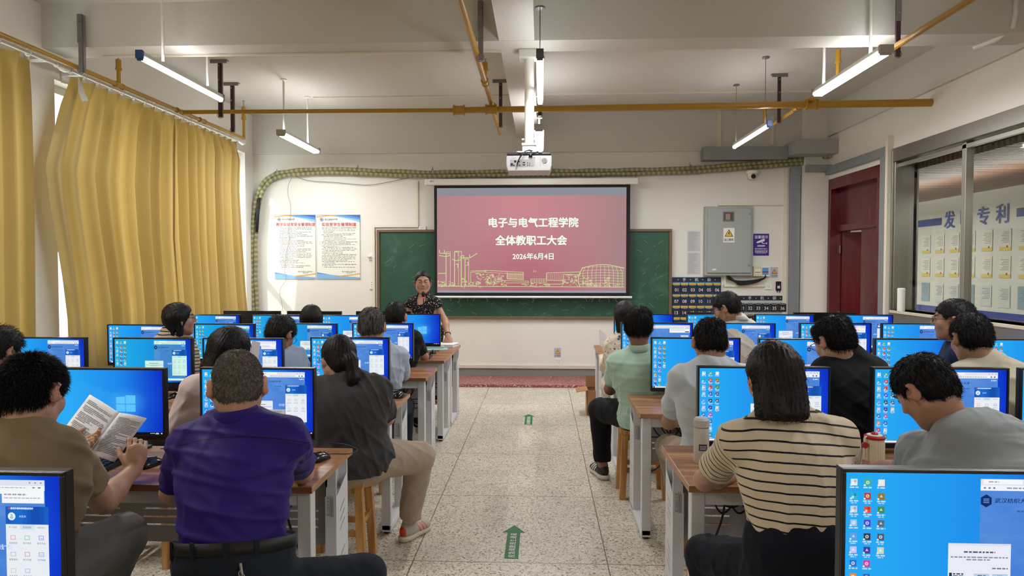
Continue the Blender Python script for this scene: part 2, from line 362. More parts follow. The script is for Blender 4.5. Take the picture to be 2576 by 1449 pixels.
bracket(2.56,7.4,CZ,3.08,'maroon hanger rod with flange near the small blue ended lamp')
bracket(2.64,5.14,CZ,3.08,'maroon hanger rod beside the double tube lamp end',False)
# ---------------------------------------------------------------- tube lamps
def lamp(x,y0,y1,z,n,cap,rods,label,rodm=WHT,ztop=CZ,rr=.012):
    t=thing('tube_lamp',label,'ceiling lamp',(x,(y0+y1)/2,z)); h=(y1-y0)/2
    wd=.05 if n==1 else .10
    G().prism([(-wd/2*.7,.045),(wd/2*.7,.045),(wd/2,.012),(-wd/2,.012)],-h,h).build('housing',mat('lamp_white','#dddddb',.35),t)
    for k in range(n):
        xx=0 if n==1 else (-.028 if k==0 else .028)
        G().cyl((xx,-h+.02,-.004),(xx,h-.02,-.004),.014,14).build('tube',TUBE,t,smooth=True)
    for s in (-1,1):
        g=G(); g.box((0,s*(h+.006),.02),(wd,.03,.06)); g.box((0,s*(h),-.004),(wd*.8,.02,.036)); g.build('end_cap',cap if s<0 else mat('cap_grey','#8d9092',.5),t,bevel=.004)
    for yy in rods:
        yl=yy-(y0+y1)/2; g=G(); g.cyl((0,yl,.045),(0,yl,ztop-z),rr,10); g.lathe((0,yl,ztop-z-.02),[(rr,0),(.035,.008),(.035,.02),(.001,.02)],16); g.build('hanger_rod',rodm,t,smooth=True,autosmooth=.6)
    a=area('lamp_light',(x,(y0+y1)/2,z-.03),(0,0,0),.06,y1-y0,18*n,(.98,.985,1)); area('lamp_light',(x,(y0+y1)/2,z+.06),(math.pi,0,0),.06,y1-y0,2.6*n,(.98,.985,1))
    return t
BLUE=mat('cap_blue','#1d4f9e',.4); GREYC=mat('cap_beige','#a9a59c',.5)
lamp(-2.84,4.66,5.86,3.0,1,BLUE,(4.95,5.62),'single tube lamp with blue end cap beside the curtain pipe',rr=.01)
lamp(-2.86,7.28,8.42,2.98,2,GREYC,(7.36,8.12),'twin tube lamp on two white rods above the posters',rr=.011)
lamp(-.012,4.45,5.67,2.9,1,mat('cap_dark','#55565a',.5),(4.55,5.6),'single tube lamp hanging beside the projector pole',BRK,3.262,.004)
lamp(-.026,6.75,7.95,2.9,2,GREYC,(6.85,7.85),'twin tube lamp seen end on behind the projector pole',CREAM,3.262,.01)
lamp(2.45,4.93,6.1,3.05,2,GREYC,(5.15,5.98),'bright twin tube lamp along the pipe near the door wall',WHT)
lamp(2.22,6.68,7.86,2.9,1,BLUE,(6.8,7.8),'single tube lamp with blue end cap on thin wires',BRK,CZ,.003)
for x in (-2.84,2.45):
    for y in (2.2,-1.6): lamp(x,y,y+1.2,3.0,2,GREYC,(y+.2,y+1),'twin tube lamp hanging over the rear desks',group if 0 else WHT)
for o in [o for o in COL.objects if o.get('label')=='twin tube lamp hanging over the rear desks']: o['group']='lamps over the rear desks'
# ceiling conduits
def conduit(name,label,pts,wd=.022,dp=.012,m=CREAM,nr=None):
    g=G()
    for i_,(a,b) in enumerate(zip(pts,pts[1:])):
        a=Vector(a);b=Vector(b); c=(a+b)/2; d=b-a
        s=[wd]*3; k=max(range(3),key=lambda i:abs(d[i])); s[k]=abs(d[k])+wd
        o=dict(x=0,y=1,z=2)
        if nr is not None: s[o[nr]]=dp*(1+.09*i_)
        s=[v*(1-.01*(i_%2)) if j_!=k else v for j_,v in enumerate(s)]
        g.box(c,s)
    return tag(g.build(name,m),label,'conduit')
conduit('cable_conduit','slim cream conduit crossing the ceiling from the poster lamp',[(-2.78,8.13,CZ-.008),(-.33,8.13,CZ-.008)],.02,.016,nr='z')
conduit('cable_conduit','slim cream conduit on the ceiling from beam to door wall corner',[(-.05,8.1,CZ-.008),(3.19,8.1,CZ-.008),(3.19,5.47,CZ-.008)],.025,.016,nr='z')
conduit('cable_conduit','thin twin wire duct along the underside of the beam',[(-3.6,5.42,3.252),(-.33,5.42,3.252)],.02,.014,nr='z')
conduit('cable_conduit','vertical cream duct on the back wall right of the pole lamp',[(2.36,YW-.036,3.08),(2.36,YW-.036,3.58)],.05,.02,nr='y')
conduit('cable_conduit','narrow vertical duct on the wall above the metal box',[(3.06,YW-.036,3.16),(3.06,YW-.036,3.5)],.03,.02,nr='y')
g=G(); g.tube([(3.52,5.19,3.52),(3.52,5.19,3.4),(3.51,5.2,3.31),(3.46,5.3,3.25),(3.42,5.5,3.25)],.02,8); tag(g.build('cable_conduit',WHT,smooth=True),'white bent plastic conduit wrapping the beam near the door wall','conduit')
# ---------------------------------------------------------------- projector
t=thing('projector','white ceiling projector with rear sockets hanging on a white pole','projector',(-.1,5.33,2.28))
g=G(); g.cyl((0,.12,.24),(0,.12,.93),.038,24); g.build('pole',WHT,t,smooth=True,autosmooth=.6)
G().box((-.005,.12,.945),(.16,.13,.07)).build('ceiling_mount',mat('mount_grey','#cfcdc6',.5),t,bevel=.008)
g=G(); g.box((0,.12,.225),(.12,.1,.02)).box((0,.12,.19),(.11,.08,.05)); g.box((0,.12,.155),(.2,.2,.008)).box((-.07,.12,.148),(.03,.26,.01)).box((.09,.12,.148),(.03,.26,.01))
for s in (-1,1): g.cyl((s*.04,.12,.27),(s*.06,.12,.27),.009,8)
g.build('bracket',WHT,t,bevel=.003)
prof=[(-.168,.0),(-.175,.03),(-.18,.04),(-.18,.118),(-.17,.122),(.17,.122),(.18,.118),(.18,.04),(.175,.03),(.168,.0)]
G().prism(prof,0,.26).build('body',mat('projector_white','#c9c9cb',.4),t,bevel=.006)
g=G(); g.box((0,.13,.132),(.35,.262,.022)); g.build('top_cover',mat('projector_dark','#24222a',.4),t,bevel=.006)
g=G(); g.cur=hexc('#a9a8a6'); g.xz(-.15,.035,.04,.09,-.0015); g.cur=hexc('#101010')
for x,z,w,h in ((-.136,.045,.018,.008),(-.136,.056,.018,.012),(-.119,.045,.012,.009),(-.074,.044,.015,.007),(-.04,.048,.02,.009),(-.04,.066,.02,.009),(-.082,.074,.02,.009),(-.01,.046,.007,.009),(-.01,.063,.007,.009),(.006,.046,.007,.007),(.006,.06,.007,.007)): g.xz(x-w/2,z-h/2,x+w/2,z+h/2,-.0025)
g.add([(-.109+.01*math.cos(a),-.0025,.075+.01*math.sin(a)) for a in [k*math.pi/8 for k in range(16)]],[tuple(range(16))])
g.cur=hexc('#8c8b89'); g.add([(.122+.021*math.cos(a),-.0025,.08+.021*math.sin(a)) for a in [k*math.pi/12 for k in range(24)]],[tuple(range(24))])
g.cur=hexc('#6a6a6c')
for k in range(8): g.xz(.018+k*.004,.1,.020+k*.004,.107,-.0025)
g.xz(-.14,.1,-.1,.102,-.0025); g.cur=hexc('#8b8a88'); g.xz(.044,.04,.047,.11,-.0025); g.xz(.088,.035,.09,.118,-.0025)
g.build('port_panel',COLM,t,colattr=True)
g=G(); g.tube([(-.093,-.004,.045),(-.09,-.03,.06),(-.07,-.045,.1),(-.03,-.03,.15),(0,0,.165),(.03,.03,.16),(.05,.06,.15)],.0055,8); g.tube([(.02,-.004,.118),(.02,-.015,.13),(.06,0,.15),(.1,.04,.16)],.004,6); g.box((.013,-.006,.12),(.028,.012,.022)); g.build('power_cable',BLK,t,smooth=True)
# ---------------------------------------------------------------- curtains
def curtfn(nt,N,L,b):
    tc=N.new('ShaderNodeTexCoord'); n=N.new('ShaderNodeTexNoise'); n.inputs['Scale'].default_value=350; L.new(tc.outputs['Object'],n.inputs['Vector'])
    mr=N.new('ShaderNodeMapRange'); mr.inputs[3].default_value=.92; mr.inputs[4].default_value=1.08; L.new(n.outputs[0],mr.inputs[0])
    sc=N.new('ShaderNodeVectorMath'); sc.operation='SCALE'; sc.inputs[0].default_value=hexc('#8f7f53'); L.new(mr.outputs[0],sc.inputs['Scale'])
    L.new(sc.outputs[0],b.inputs['Base Color']); b.inputs['Roughness'].default_value=.8; b.inputs['Sheen Weight'].default_value=.2
    tr=N.new('ShaderNodeBsdfTranslucent'); tr.inputs[0].default_value=(*hexc('#ad8b45'),1)
    mx=N.new('ShaderNodeMixShader'); mx.inputs[0].default_value=.42; out=N['Material Output']
    L.new(b.outputs[0],mx.inputs[1]); L.new(tr.outputs[0],mx.inputs[2]); L.new(mx.outputs[0],out.inputs[0])
CURT=node_mat('curtain_cloth',curtfn); XC=-3.8
def interp(tab,z):
    zs=[a[0] for a in tab]; return float(np.interp(z,zs,[a[1] for a in tab]))
def curtain(label,left,right,ztop,zbot,pleats,seed,flap=False):
    rn=random.Random(seed); nu=pleats*14; nv=44; ph=[rn.uniform(-.35,.35) for _ in range(pleats+2)]
    V=[]; 
    for j in range(nv+1):
        v=j/nv; z=ztop+(zbot-ztop)*(v**1.15); ya=interp(left,z); yb=interp(right,z)
        for i in range(nu+1):
            u=i/nu; p=u*pleats; k=int(p); fr=p-k
            d=min(v*9,1); amp=.022+.036*d
            pin=math.exp(-((fr-.5)/.13)**2)*(1-d)*.05
            x=XC+amp*math.sin(2*math.pi*p+ph[min(k,pleats)]*d*2)*(.75+.35*math.sin(p*1.7+seed))+pin+.012*math.sin(5*u+3*v+seed)+.02*d*math.sin(p*.9+seed*2)
            uy=u+.010*math.sin(2*math.pi*p*1+seed)*d+.006*math.sin(p*2.3+v*3)*v
            sag=-.018*abs(math.sin(math.pi*(p+.5)))*(1-min(v*6,1)) if v<.17 else 0
            V.append((x,ya+(yb-ya)*uy,z+sag))
    F=[(j*(nu+1)+i,j*(nu+1)+i+1,(j+1)*(nu+1)+i+1,(j+1)*(nu+1)+i) for j in range(nv) for i in range(nu)]
    g=G(); g.add(V,F); yc=(left[0][1]+right[0][1])/2
    t=thing('curtain',label,'curtain',(XC,yc,zbot))
    g.v=[(a-XC,b-yc,c-zbot) for a,b,c in g.v]; g.build('cloth',CURT,t,smooth=True)
    g=G(); bl=ztop-.10
    for j in range(3):
        z=ztop-.10*j/2
    for k in range(pleats+1):
        yy=interp(left,ztop)+(interp(right,ztop)-interp(left,ztop))*(k)/pleats
        q=G(); q.tube([(.026*math.cos(a)+0,yy-yc,3.108-zbot+.026*math.sin(a)) for a in [i*math.pi/8 for i in range(16)]],.0045,6,closed=True)
        q.tube([(0,yy-yc,3.082-zbot),(0,yy-yc,ztop-zbot-.01)],.002,5); q.build('ring',WHT,t,smooth=True)
    return t
def edge(pts): 
    r=[(float(atX(x,y,XC)[2]),float(atX(x,y,XC)[1])) for x,y in pts]; r.sort(); return r
le=edge([(176,195),(150,300),(123,415),(133,500),(150,600),(166,700),(178,800),(182,920)]); le=[(0,le[0][1])]+le
mid_=edge([(437,292),(436,400),(438,600),(450,760),(452,860)]); mid_=[(0,mid_[0][1])]+mid_
re_=edge([(592,352),(607,400),(606,480),(613,600),(622,740),(626,785)]); re_=[(0,re_[0][1])]+re_
curtain('golden curtain panel whose loose edge sags beside the white pier',le,mid_,3.07,.12,9,3)
curtain('golden curtain panel hanging nearest the back wall posters',mid_,re_,3.07,.12,9,5)
curtain('golden curtain panel hanging before the white pier, nearest the camera',[(0,2.6),(3.1,2.6)],edge([(72,150),(79,500),(82,800)]),3.07,.12,8,8)
curtain('unseen golden curtain added over the rear window to keep sun out',[(0,1.2),(3.1,1.2)],[(0,2.55),(3.1,2.55)],3.07,.12,5,9)  # rear curtains are unseen, added closed to stop sun reaching the desks
curtain('unseen golden curtain added over the rearmost window to keep sun out',[(0,-2.7),(3.1,-2.7)],[(0,.6),(3.1,.6)],3.07,.12,10,11)
# turned-over flap at the top corner
g=G(); y0=le[-1][1]
g.add([(XC+.075,y0-.01,3.05),(XC+.08,y0+.02,3.0),(XC+.085,y0+.05,2.93),(XC+.085,y0+.09,2.88),(XC+.08,y0+.02,2.86),(XC+.08,y0-.02,2.93)],[(0,1,5),(1,2,4,5),(2,3,4)])
fo=g.build('curtain_flap',mat('curtain_lining','#b9b8ae',.7),None); fo.modifiers.new('s','SOLIDIFY').thickness=.004
tag(fo,'pale lining flap folded over at the loose curtain corner','curtain')
for a,b,lb in ((2.4,5.12,'white curtain rod with round finial over the near curtain'),(5.3,8.33,'white curtain rod holding the two long golden panels')):
    t=thing('curtain_rod',lb,'curtain rod',(XC,a,3.108)); G().cyl((0,0,0),(0,b-a,0),.014,14).build('rod',WHT,t,smooth=True,autosmooth=.6)
    for e,s in ((0,-1),(b-a,1)): G().lathe((0,e,0),[(.014,0),(.028,s*.01),(.018,s*.03),(.03,s*.05),(.038,s*.075),(.03,s*.1),(.012,s*.125),(.001,s*.13)],18,'y').build('finial',WHT,t,smooth=True)
    for e in (.12,b-a-.08): G().box((-.085,e,0),(.17,.02,.02)).box((-.16,e,-.02),(.012,.04,.1)).build('wall_bracket',WHT,t)
# ---------------------------------------------------------------- blackboard & screen
def boardfn(nt,N,L,b):
    tc=N.new('ShaderNodeTexCoord'); n=N.new('ShaderNodeTexNoise'); n.inputs['Scale'].default_value=2.2; n.inputs['Detail'].default_value=8; n.inputs['Distortion'].default_value=2.2; L.new(tc.outputs['Object'],n.inputs['Vector'])
    r=ramp(N,[(.3,hexc('#1c4634')),(.6,hexc('#24503c')),(.75,hexc('#3a6653')),(1,hexc('#6a8a7c'))]); L.new(n.outputs[0],r.inputs[0]); L.new(r.outputs[0],b.inputs['Base Color']); b.inputs['Roughness'].default_value=.5
t=thing('blackboard','wide green chalkboard in a brown frame smeared with chalk','blackboard',(-.25,YW-.03,.816))
G().bb(-1.97,1.97,-.0,.02,.02,1.195).build('writing_surface',node_mat('chalkboard',boardfn),t)
BRN=mat('board_frame','#6d563f',.5); g=G(); g.bb(-2,2,-.022,.028,0,.035); g.bb(-2,2,-.022,.028,1.18,1.215); g.bb(-2,-1.962,-.022,.028,.035,1.18); g.bb(1.962,2,-.022,.028,.035,1.18); g.build('frame',BRN,t,bevel=.004)
g=G(); CH=mat('chalk','#c9d6cf',.9); rn=random.Random(3)
def stroke(g,pts,wd,y):
    for (x0,z0),(x1,z1) in zip(pts,pts[1:]):
        dx,dz=x1-x0,z1-z0; l=math.hypot(dx,dz) or 1; nx,nz=-dz/l*wd/2,dx/l*wd/2
        P=[(x0-nx,y,z0-nz),(x1-nx,y,z1-nz),(x1+nx,y,z1+nz),(x0+nx,y,z0+nz)]; g.add(P,[(0,1,2,3)])
for k in range(60):
    s=rn.random(); x=rn.choice([rn.uniform(-1.9,-1.25),rn.uniform(1.45,1.9),rn.uniform(-1.2,1.4)]); z=rn.uniform(.06,1.1) if abs(x)>1.24 else rn.uniform(.05,.26)
    a=rn.uniform(-.9,.9); l=rn.uniform(.03,.16); stroke(g,[(x,z),(x+l*.3*math.cos(a),z+l*.3*math.sin(a)+.004),(x+l*.6*math.cos(a),z+l*.6*math.sin(a))],.0012,-.0015)
for x in (-1.0,-.86,-.77,-.66,-.5,-.2,.15,.5,.85,.95,1.05,1.15,1.25):
    z=rn.uniform(.27,.3); stroke(g,[(x,z),(x+.02*rn.choice((-1,1)),z-.05)],.004,-.0015); stroke(g,[(x-.03,z),(x+.03,z+.005)],.003,-.0015)
g.build('chalk_marks',CH,t)
YS=8.93
def S(x,y): p=atY(x,y,YS); return float(p[0]),float(p[2])
xa,za=S(1092,469); xb,zb=S(1584,744)
t=thing('projection_screen','pull-down screen showing a pink slide with white Chinese title','projection screen',((xa+xb)/2,YS,zb)); ox,oz=(xa+xb)/2,zb
hw=(xb-xa)/2; hh=za-zb
G().bb(-hw,hw,0,.003,-.0,hh+.03).build('border',mat('screen_black','#0b0b0e',.8),t)
i0=S(1100,736); i1=S(1576,471)
g=G(); nx,nz=24,14; X0,X1_=i0[0]-ox,i1[0]-ox; Z0,Z1=i0[1]-oz,i1[1]-oz
zt=S(1300,492)[1]-oz; zbm=S(1300,731)[1]-oz
def px(x,y): p=S(x,y); return p[0]-ox,p[1]-oz
g.cur=hexc('#8c8f95'); g.xz(X0,zt,X1_,Z1,-.001); g.cur=hexc('#9aa0aa'); g.xz(X0,Z0,X1_,zbm,-.001)
ca,cb,cc=np.array(hexc('#c98890')),np.array(hexc('#a98486')),np.array(hexc('#a8646f'))
for i in range(nx):
    for j in range(nz):
        u0,u1=i/nx,(i+1)/nx; v0,v1=j/nz,(j+1)/nz; u=(u0+u1)/2; v=(v0+v1)/2
        k=min(abs(u-.45)*2,1)**1.5; c=ca*(1-k)+cb*k; lo=max(0,1-v*1.3)*(1-k)*.9; c=c*(1-lo)+cc*lo
        g.xz(X0+(X1_-X0)*u0,zbm+(zt-zbm)*v0,X0+(X1_-X0)*u1,zbm+(zt-zbm)*v1,-.001,tuple(c))
def T(s,x,y,hpx,bold=.02,sx=1,col='#f4fff4'):
    p=px(x,y); g.text(s,hpx/184*.97*1.08,(p[0],-.003,p[1]),bold=bold,col=hexc(col),sx=sx)
T('电子与电气工程学院',1342,560,23.6,.055,1.0); T('全体教职工大会',1336,605,24,.055,1.0); T('2026年6月4日',1341,645,16.5,.035)
LC=hexc('#d3dc9c'); g.cur=LC
def ln(pts,wd=.007): stroke(g,[px(x,y) for x,y in pts],wd,-.0025)
def zp(pts,wd=.007): ln([(max(1102,1050+x*.3313),420+y*.3313) for x,y in pts],wd)
for a,b,t0 in ((218,250,645),(282,335,640),(312,332,690),(362,390,700)):
    zp([(a,t0),(a,905)],.01 if a!=312 else .005); zp([(b,t0),(b,905)],.006); zp([(a,t0),(b,t0)],.006)
for q in ([(165,630),(170,655),(250,660)],[(165,672),(215,680),(250,672)],[(205,630),(205,655)],[(265,700),(290,712),(330,705)],[(285,645),(312,645),(312,680)],[(330,690),(400,690),(440,665),(455,655)],[(395,665),(400,690)],[(290,740),(310,735),(305,765)],[(370,750),(388,740),(380,720)],[(155,808),(215,808)],[(325,680),(352,672),(352,700)]): zp(q,.009)
zp([(155,905),(1570,912)],.008)
zp([(405,790),(520,787),(520,795),(405,800),(405,880)],.006); zp([(510,785),(805,800),(805,855),(680,850),(680,800)],.007); zp([(510,785),(510,800),(805,815)],.005)
for k in range(12): zp([(685+k*10,805),(685+k*10,850)],.0035)
for z in (815,825,835,845): zp([(680,z),(805,z+3)],.0035)
zp([(640,862),(845,868),(845,880),(670,880)],.006); zp([(860,850),(980,850),(980,880),(860,880),(860,850)],.005); zp([(860,865),(980,865)],.004)
for k in range(6): zp([(870+k*18,850),(870+k*18,880)],.004)
zp([(980,805),(1235,797),(1235,820),(1110,815),(1110,862),(980,860),(980,805)],.007)
for k in range(9): zp([(985+k*14,812),(985+k*14,858)],.0035)
zp([(955,890),(1080,890),(1110,885)],.007); zp([(880,800),(888,785)],.006); zp([(895,800),(902,788)],.006)
rn=random.Random(5)
for (bx,by,w_,h_,n) in ((165,885,50,22,40),(270,890,30,20,14),(350,880,14,40,12),(420,890,60,18,30),(480,850,40,45,26),(590,850,70,32,70),(600,885,80,15,40),(1180,860,40,38,40),(1120,880,25,20,16),(840,890,60,10,14),(960,898,60,8,14),(1290,870,40,30,22),(1460,860,34,24,16),(1390,895,150,14,60)):
    for _ in range(n):
        x=bx+rn.uniform(-w_,w_); y=by+rn.uniform(-h_,h_); r=rn.uniform(4,12); a=rn.uniform(0,6); zp([(x+r*math.cos(a+q*.8),y+r*math.sin(a+q*.8)*.8) for q in range(4)],.005)
def dome(u): # u 0..1 horizontally
    return 1225+u*345
zp([(1250-28*math.sin(math.pi*min(k/10,1)*.8),770+k*14) for k in range(11)],.009)
zp([(1250,775)]+[(1250+k*32,775-34*math.sin(math.pi*(k+.6)/11)) for k in range(11)],.008)
for k in range(1,11):
    x=1225+k*33; b=(x-1400)*.06; zp([(x+b*0-(x-1400)*.12,742+abs(x-1400)*.09),(x,800),(x,908)],.005)
for z in (760,785,805,825,845,865,885): zp([(1230 if z>790 else 1248,z+3),(1400,z-4),(1568,z+3)],.0042)
g.build('picture',DISP,t,colattr=True)
cx0,cz0=S(1070,466); cx1,cz1=S(1605,449)
g=G(); g.box(((cx0+cx1)/2-ox,.0,(cz0+cz1)/2-oz),(cx1-cx0,.085,.085)); g.build('housing',mat('screen_case','#d9d6cf',.4),t,bevel=.012)
g=G(); g.cur=hexc('#333333'); g.text('BUV',.03,(cx0-ox+.1,-.045,(cz0+cz1)/2-oz+.01)); g.build('brand_mark',COLM,t,colattr=True)
g=G(); g.cyl((-hw-.02,0,-.02),(hw+.03,0,-.02),.014,14); g.build('bottom_bar',mat('bar_white','#e9e9ea',.35),t,smooth=True,autosmooth=.6)
for x in (cx0-ox+.02,cx1-ox-.02): G().tube([(x,0,hh+.08),(x,.04,hh+.12),(x,.15,hh+.13)],.004,6).build('hook',BRK,t)
# ---------------------------------------------------------------- notice boards
def poster(label,xl,xr,title,seed,tsize):
    a=W(xl,540); b=W(xr,702); w_=b[0]-a[0]; h_=a[1]-b[1]
    t=thing('notice_board',label,'poster',(a[0],YW-.012,b[1]))
    G().bb(0,w_,0,.01,0,h_).build('panel',mat('poster_edge','#c9c9c6',.3),t)
    g=G(); g.cur=hexc('#e6e6dc'); y=-.001; g.xz(.006,.006,w_-.006,h_-.006,y)
    def band(fa,fb,c,n=20,yy=-.0016):
        P=[(w_*i/n,fa(i/n)) for i in range(n+1)]; Q=[(w_*i/n,fb(i/n)) for i in range(n+1)]
        for i in range(n): g.add([(P[i][0],yy,P[i][1]),(P[i+1][0],yy,P[i+1][1]),(Q[i+1][0],yy,Q[i+1][1]),(Q[i][0],yy,Q[i][1])],[(0,1,2,3)],hexc(c))
    C=lambda v:min(max(v,.006),h_-.006)
    band(lambda u:C(h_*(.985-.11*u*u)),lambda u:C(h_*(.985+.05*(1-u))),'#8fb9d8'); band(lambda u:C(h_*(.99-.075*u*u)),lambda u:C(h_),'#4f8fc8',yy=-.0019); band(lambda u:C(h_*(1.0-.05*u**3)),lambda u:C(h_),'#2b5cae',yy=-.0022)
    band(lambda u:C(h_*(.955+.03*math.sin(u*2.2)-.0*u)),lambda u:C(h_*(.972+.03*math.sin(u*2.0)) if u<.5 else h_*(.955+.03*math.sin(u*2.2))),'#d39a35',yy=-.0024)
    band(lambda u:.006,lambda u:C(h_*(.105-.12*u)),'#5f86c4',yy=-.0019); band(lambda u:.006,lambda u:C(h_*(.085-.06*u)),'#7fb0dc',yy=-.0022); band(lambda u:C(h_*(.035+.05*u*u-.01)),lambda u:C(h_*(.037+.055*u*u)) if u>.45 else C(h_*(.035+.05*u*u-.01)),'#d9a040',yy=-.0024)
    g.cur=hexc('#c01c18'); g.text(title,tsize,(w_*.52,-.003,h_*.845),bold=.02)
    g.cur=hexc('#2c3a6a'); 
    for r in (.022,): g.tube([(w_*.12+r*math.cos(q),-.003,h_*.925+r*math.sin(q)) for q in [i*math.pi/8 for i in range(16)]],.003,4,closed=True)
    g.cur=hexc('#3f5a9a'); g.add([(w_*.12+.012*math.cos(q),-.003,h_*.925+.012*math.sin(q)) for q in [i*math.pi/6 for i in range(12)]],[tuple(range(12))])
    g.cur=hexc('#3a3a3a'); g.text('武汉纺织大学',.026,(w_*.19,-.003,h_*.925),align='l',bold=.01,sx=1.15); g.xz(w_*.2,h_*.905,w_*.38,h_*.907,-.003)
    rn=random.Random(seed); z=h_*.79; n=0
    while z>h_*.16:
        ind=rn.random()<.38; x=w_*(.16 if ind else .12); e=w_*(.88 if rn.random()<.6 else rn.uniform(.3,.8)); dark=rn.random()<.15
        g.cur=hexc('#4a4a48' if dark else '#777774')
        while x<e:
            l=rn.uniform(.008,.045); 
            for q in range(int(l/.0075)): g.xz(x+q*.0075,z,x+q*.0075+.0058,z+.0085*rn.uniform(.75,1),-.003)
            x+=l+rn.choice((.0,.003,.009))
        z-=h_*.0218
    g.cur=hexc('#6a6a66'); g.text('电子与电气工程学院',.022,(w_*.74,-.003,h_*.115)); g.text('2024年9月',.018,(w_*.75,-.003,h_*.095))
    g.build('print',COLM,t,colattr=True)
poster('lab safety notice board with red heading, a wire hanging across it',691,795.5,'教学实验室安全管理制度',4,.050)
poster('student rules notice board with red heading, the one nearer the chalkboard',797,907,'实验室学生管理制度',9,.054)
# ---------------------------------------------------------------- wrapped cable bundle
def bundfn(nt,N,L,b):
    a=N.new('ShaderNodeAttribute'); a.attribute_name='s'; m=M_(N,'MULTIPLY',0,15.); L.new(a.outputs['Fac'],m.inputs[0]); f=M_(N,'FRACT'); L.new(m.outputs[0],f.inputs[0])
    r=ramp(N,[(0,hexc('#a69c68')),(.38,hexc('#a09664')),(.46,hexc('#757a60')),(.95,hexc('#70755b')),(1,hexc('#a69c68'))]); L.new(f.outputs[0],r.inputs[0]); L.new(r.outputs[0],b.inputs['Base Color']); b.inputs['Roughness'].default_value=.6
BUND=node_mat('wrapped_cable',bundfn)
def smooth_path(P,n=6):
    P=[Vector(p) for p in P]; out=[]
    for i in range(len(P)-1):
        p0=P[max(i-1,0)];p1=P[i];p2=P[i+1];p3=P[min(i+2,len(P)-1)]
        for k in range(n):
            t=k/n; out.append(.5*((2*p1)+(p2-p0)*t+(2*p0-5*p1+4*p2-p3)*t*t+(3*p1-p0-3*p2+p3)*t**3))
    return out+[P[-1]]
bp=[(2075,402),(2000,409),(1900,417),(1800,425),(1735,430),(1600,434),(1500,436),(1400,437),(1300,438),(1200,439),(1080,440),(950,436),(850,432),(760,435),(705,443),(675,462),(658,495),(650,540),(645,620),(645,700),(649,785)]
P0=[(XR-.01,8.86,2.98),(XR-.12,9.02,2.96)]+[(W(x,y)[0],YW-.09,W(x,y)[1]) for x,y in bp]; P0.append((P0[-1][0]+.0,YW-.09,.3))
t=thing('cable_bundle','thick cable bundle wrapped in striped yellow green tape along the back wall','cable',(0,YW-.09,2.7))
for dz,dy,nm in ((.024,.0,'upper_strand'),(-.024,.01,'lower_strand')):
    pts=smooth_path(P0,8); q=[]
    for i,p in enumerate(pts):
        tg=(pts[min(i+1,len(pts)-1)]-pts[max(i-1,0)]); tg.normalize(); nrm=Vector((-tg.z,0,tg.x)); 
        q.append(p+nrm*(-dz)*(1+.1*math.sin(i*.7))+Vector((0,dy,0))-Vector((0,YW-.09,2.7)))
    G().tube(q,[.027+.003*math.sin(i*.9) for i in range(len(q))],10).build(nm,BUND,t,smooth=True,sattr=True)
for x,y in ((700,445),(903,434),(1090,438),(1388,437),(1733,429)):
    X,Z=W(x,y); g=G(); g.tube([(X+.006*math.cos(a),-.005+.06*math.sin(a)-.0,Z-2.7+.062*math.cos(a)) for a in [i*math.pi/8 for i in range(16)]],.004,5,closed=True); g.tube([(X,.04,Z-2.7+.05),(X,.045,Z-2.7+.1)],.004,5); g.build('tie_wire',BRK,t)
X,Z=W(655,560); g=G(); g.tube([(W(662,500)[0],-.03,W(662,500)[1]-2.7),(W(657,545)[0],-.03,W(657,545)[1]-2.7),(W(655,585)[0],-.03,W(655,585)[1]-2.7)],[.02,.026,.02],8); g.build('black_sleeve',BLKM,t,smooth=True)
def wire(name,label,pts,r,m=BRK,cat='cable'):
    return tag(G().tube(smooth_path(pts,6),r,6).build(name,m,smooth=True),label,cat)
wv=lambda L_,d=.03:[(W(x,y)[0],YW-d,W(x,y)[1]) for x,y in L_]
wire('hanging_wire','thin grey wire hanging down across the safety notice board',wv([(736,448),(728,465),(727,490),(733,515),(733,545),(728,580),(731,600),(722,640),(718,680),(721,705),(708,725),(706,740),(711,760),(714,785)]),.0028,mat('wire_grey','#8a8780',.6))
wire('hanging_wire','thin grey wire sagging below the cable bundle',wv([(745,444),(780,455),(850,460),(920,466),(960,462),(1010,452),(1060,441),(1095,431)]),.0035,mat('wire_grey2','#77736b',.6))
# ---------------------------------------------------------------- wall devices
def wbox(name,label,cat,px0,py0,px1,py1,dep,m,bevel=.003):
    a=W(px0,py0); b=W(px1,py1); t=thing(name,label,cat,((a[0]+b[0])/2,YW,b[1])); w_=b[0]-a[0]; h_=a[1]-b[1]
    G().bb(-w_/2,w_/2,-dep,0,0,h_).build('body',m,t,bevel=bevel); return t,w_,h_
def disc(g,x,y,z,r,n=12,col=None): g.add([(x+r*math.cos(k*2*math.pi/n),y,z+r*math.sin(k*2*math.pi/n)) for k in range(n)],[tuple(range(n))],col)
def elec_tri(g,x,z,s,y):  # warning triangle + bolt, centred
    K=hexc('#1a1a1a'); Yl=hexc('#e0b21c')
    g.add([(x-s*.5,y,z-s*.43),(x+s*.5,y,z-s*.43),(x,y,z+s*.43)],[(0,1,2)],K); k=.8
    g.add([(x-s*.39,y-.0006,z-s*.365),(x+s*.39,y-.0006,z-s*.365),(x,y-.0006,z+s*.31)],[(0,1,2)],Yl)
    g.add([(x+s*.03,y-.0012,z+s*.16),(x-s*.1,y-.0012,z-s*.1),(x-.01*s,y-.0012,z-s*.08),(x-s*.05,y-.0012,z-s*.3),(x+s*.1,y-.0012,z-s*.02),(x+s*.02,y-.0012,z-s*.04),(x+s*.08,y-.0012,z+s*.14)],[(0,1,2,5,6),(3,4,5,2)],K)
t,w_,h_=wbox('electrical_cabinet','grey metal electrical cabinet with a yellow warning label','electrical cabinet',1770,521,1888,693,.09,CABG)
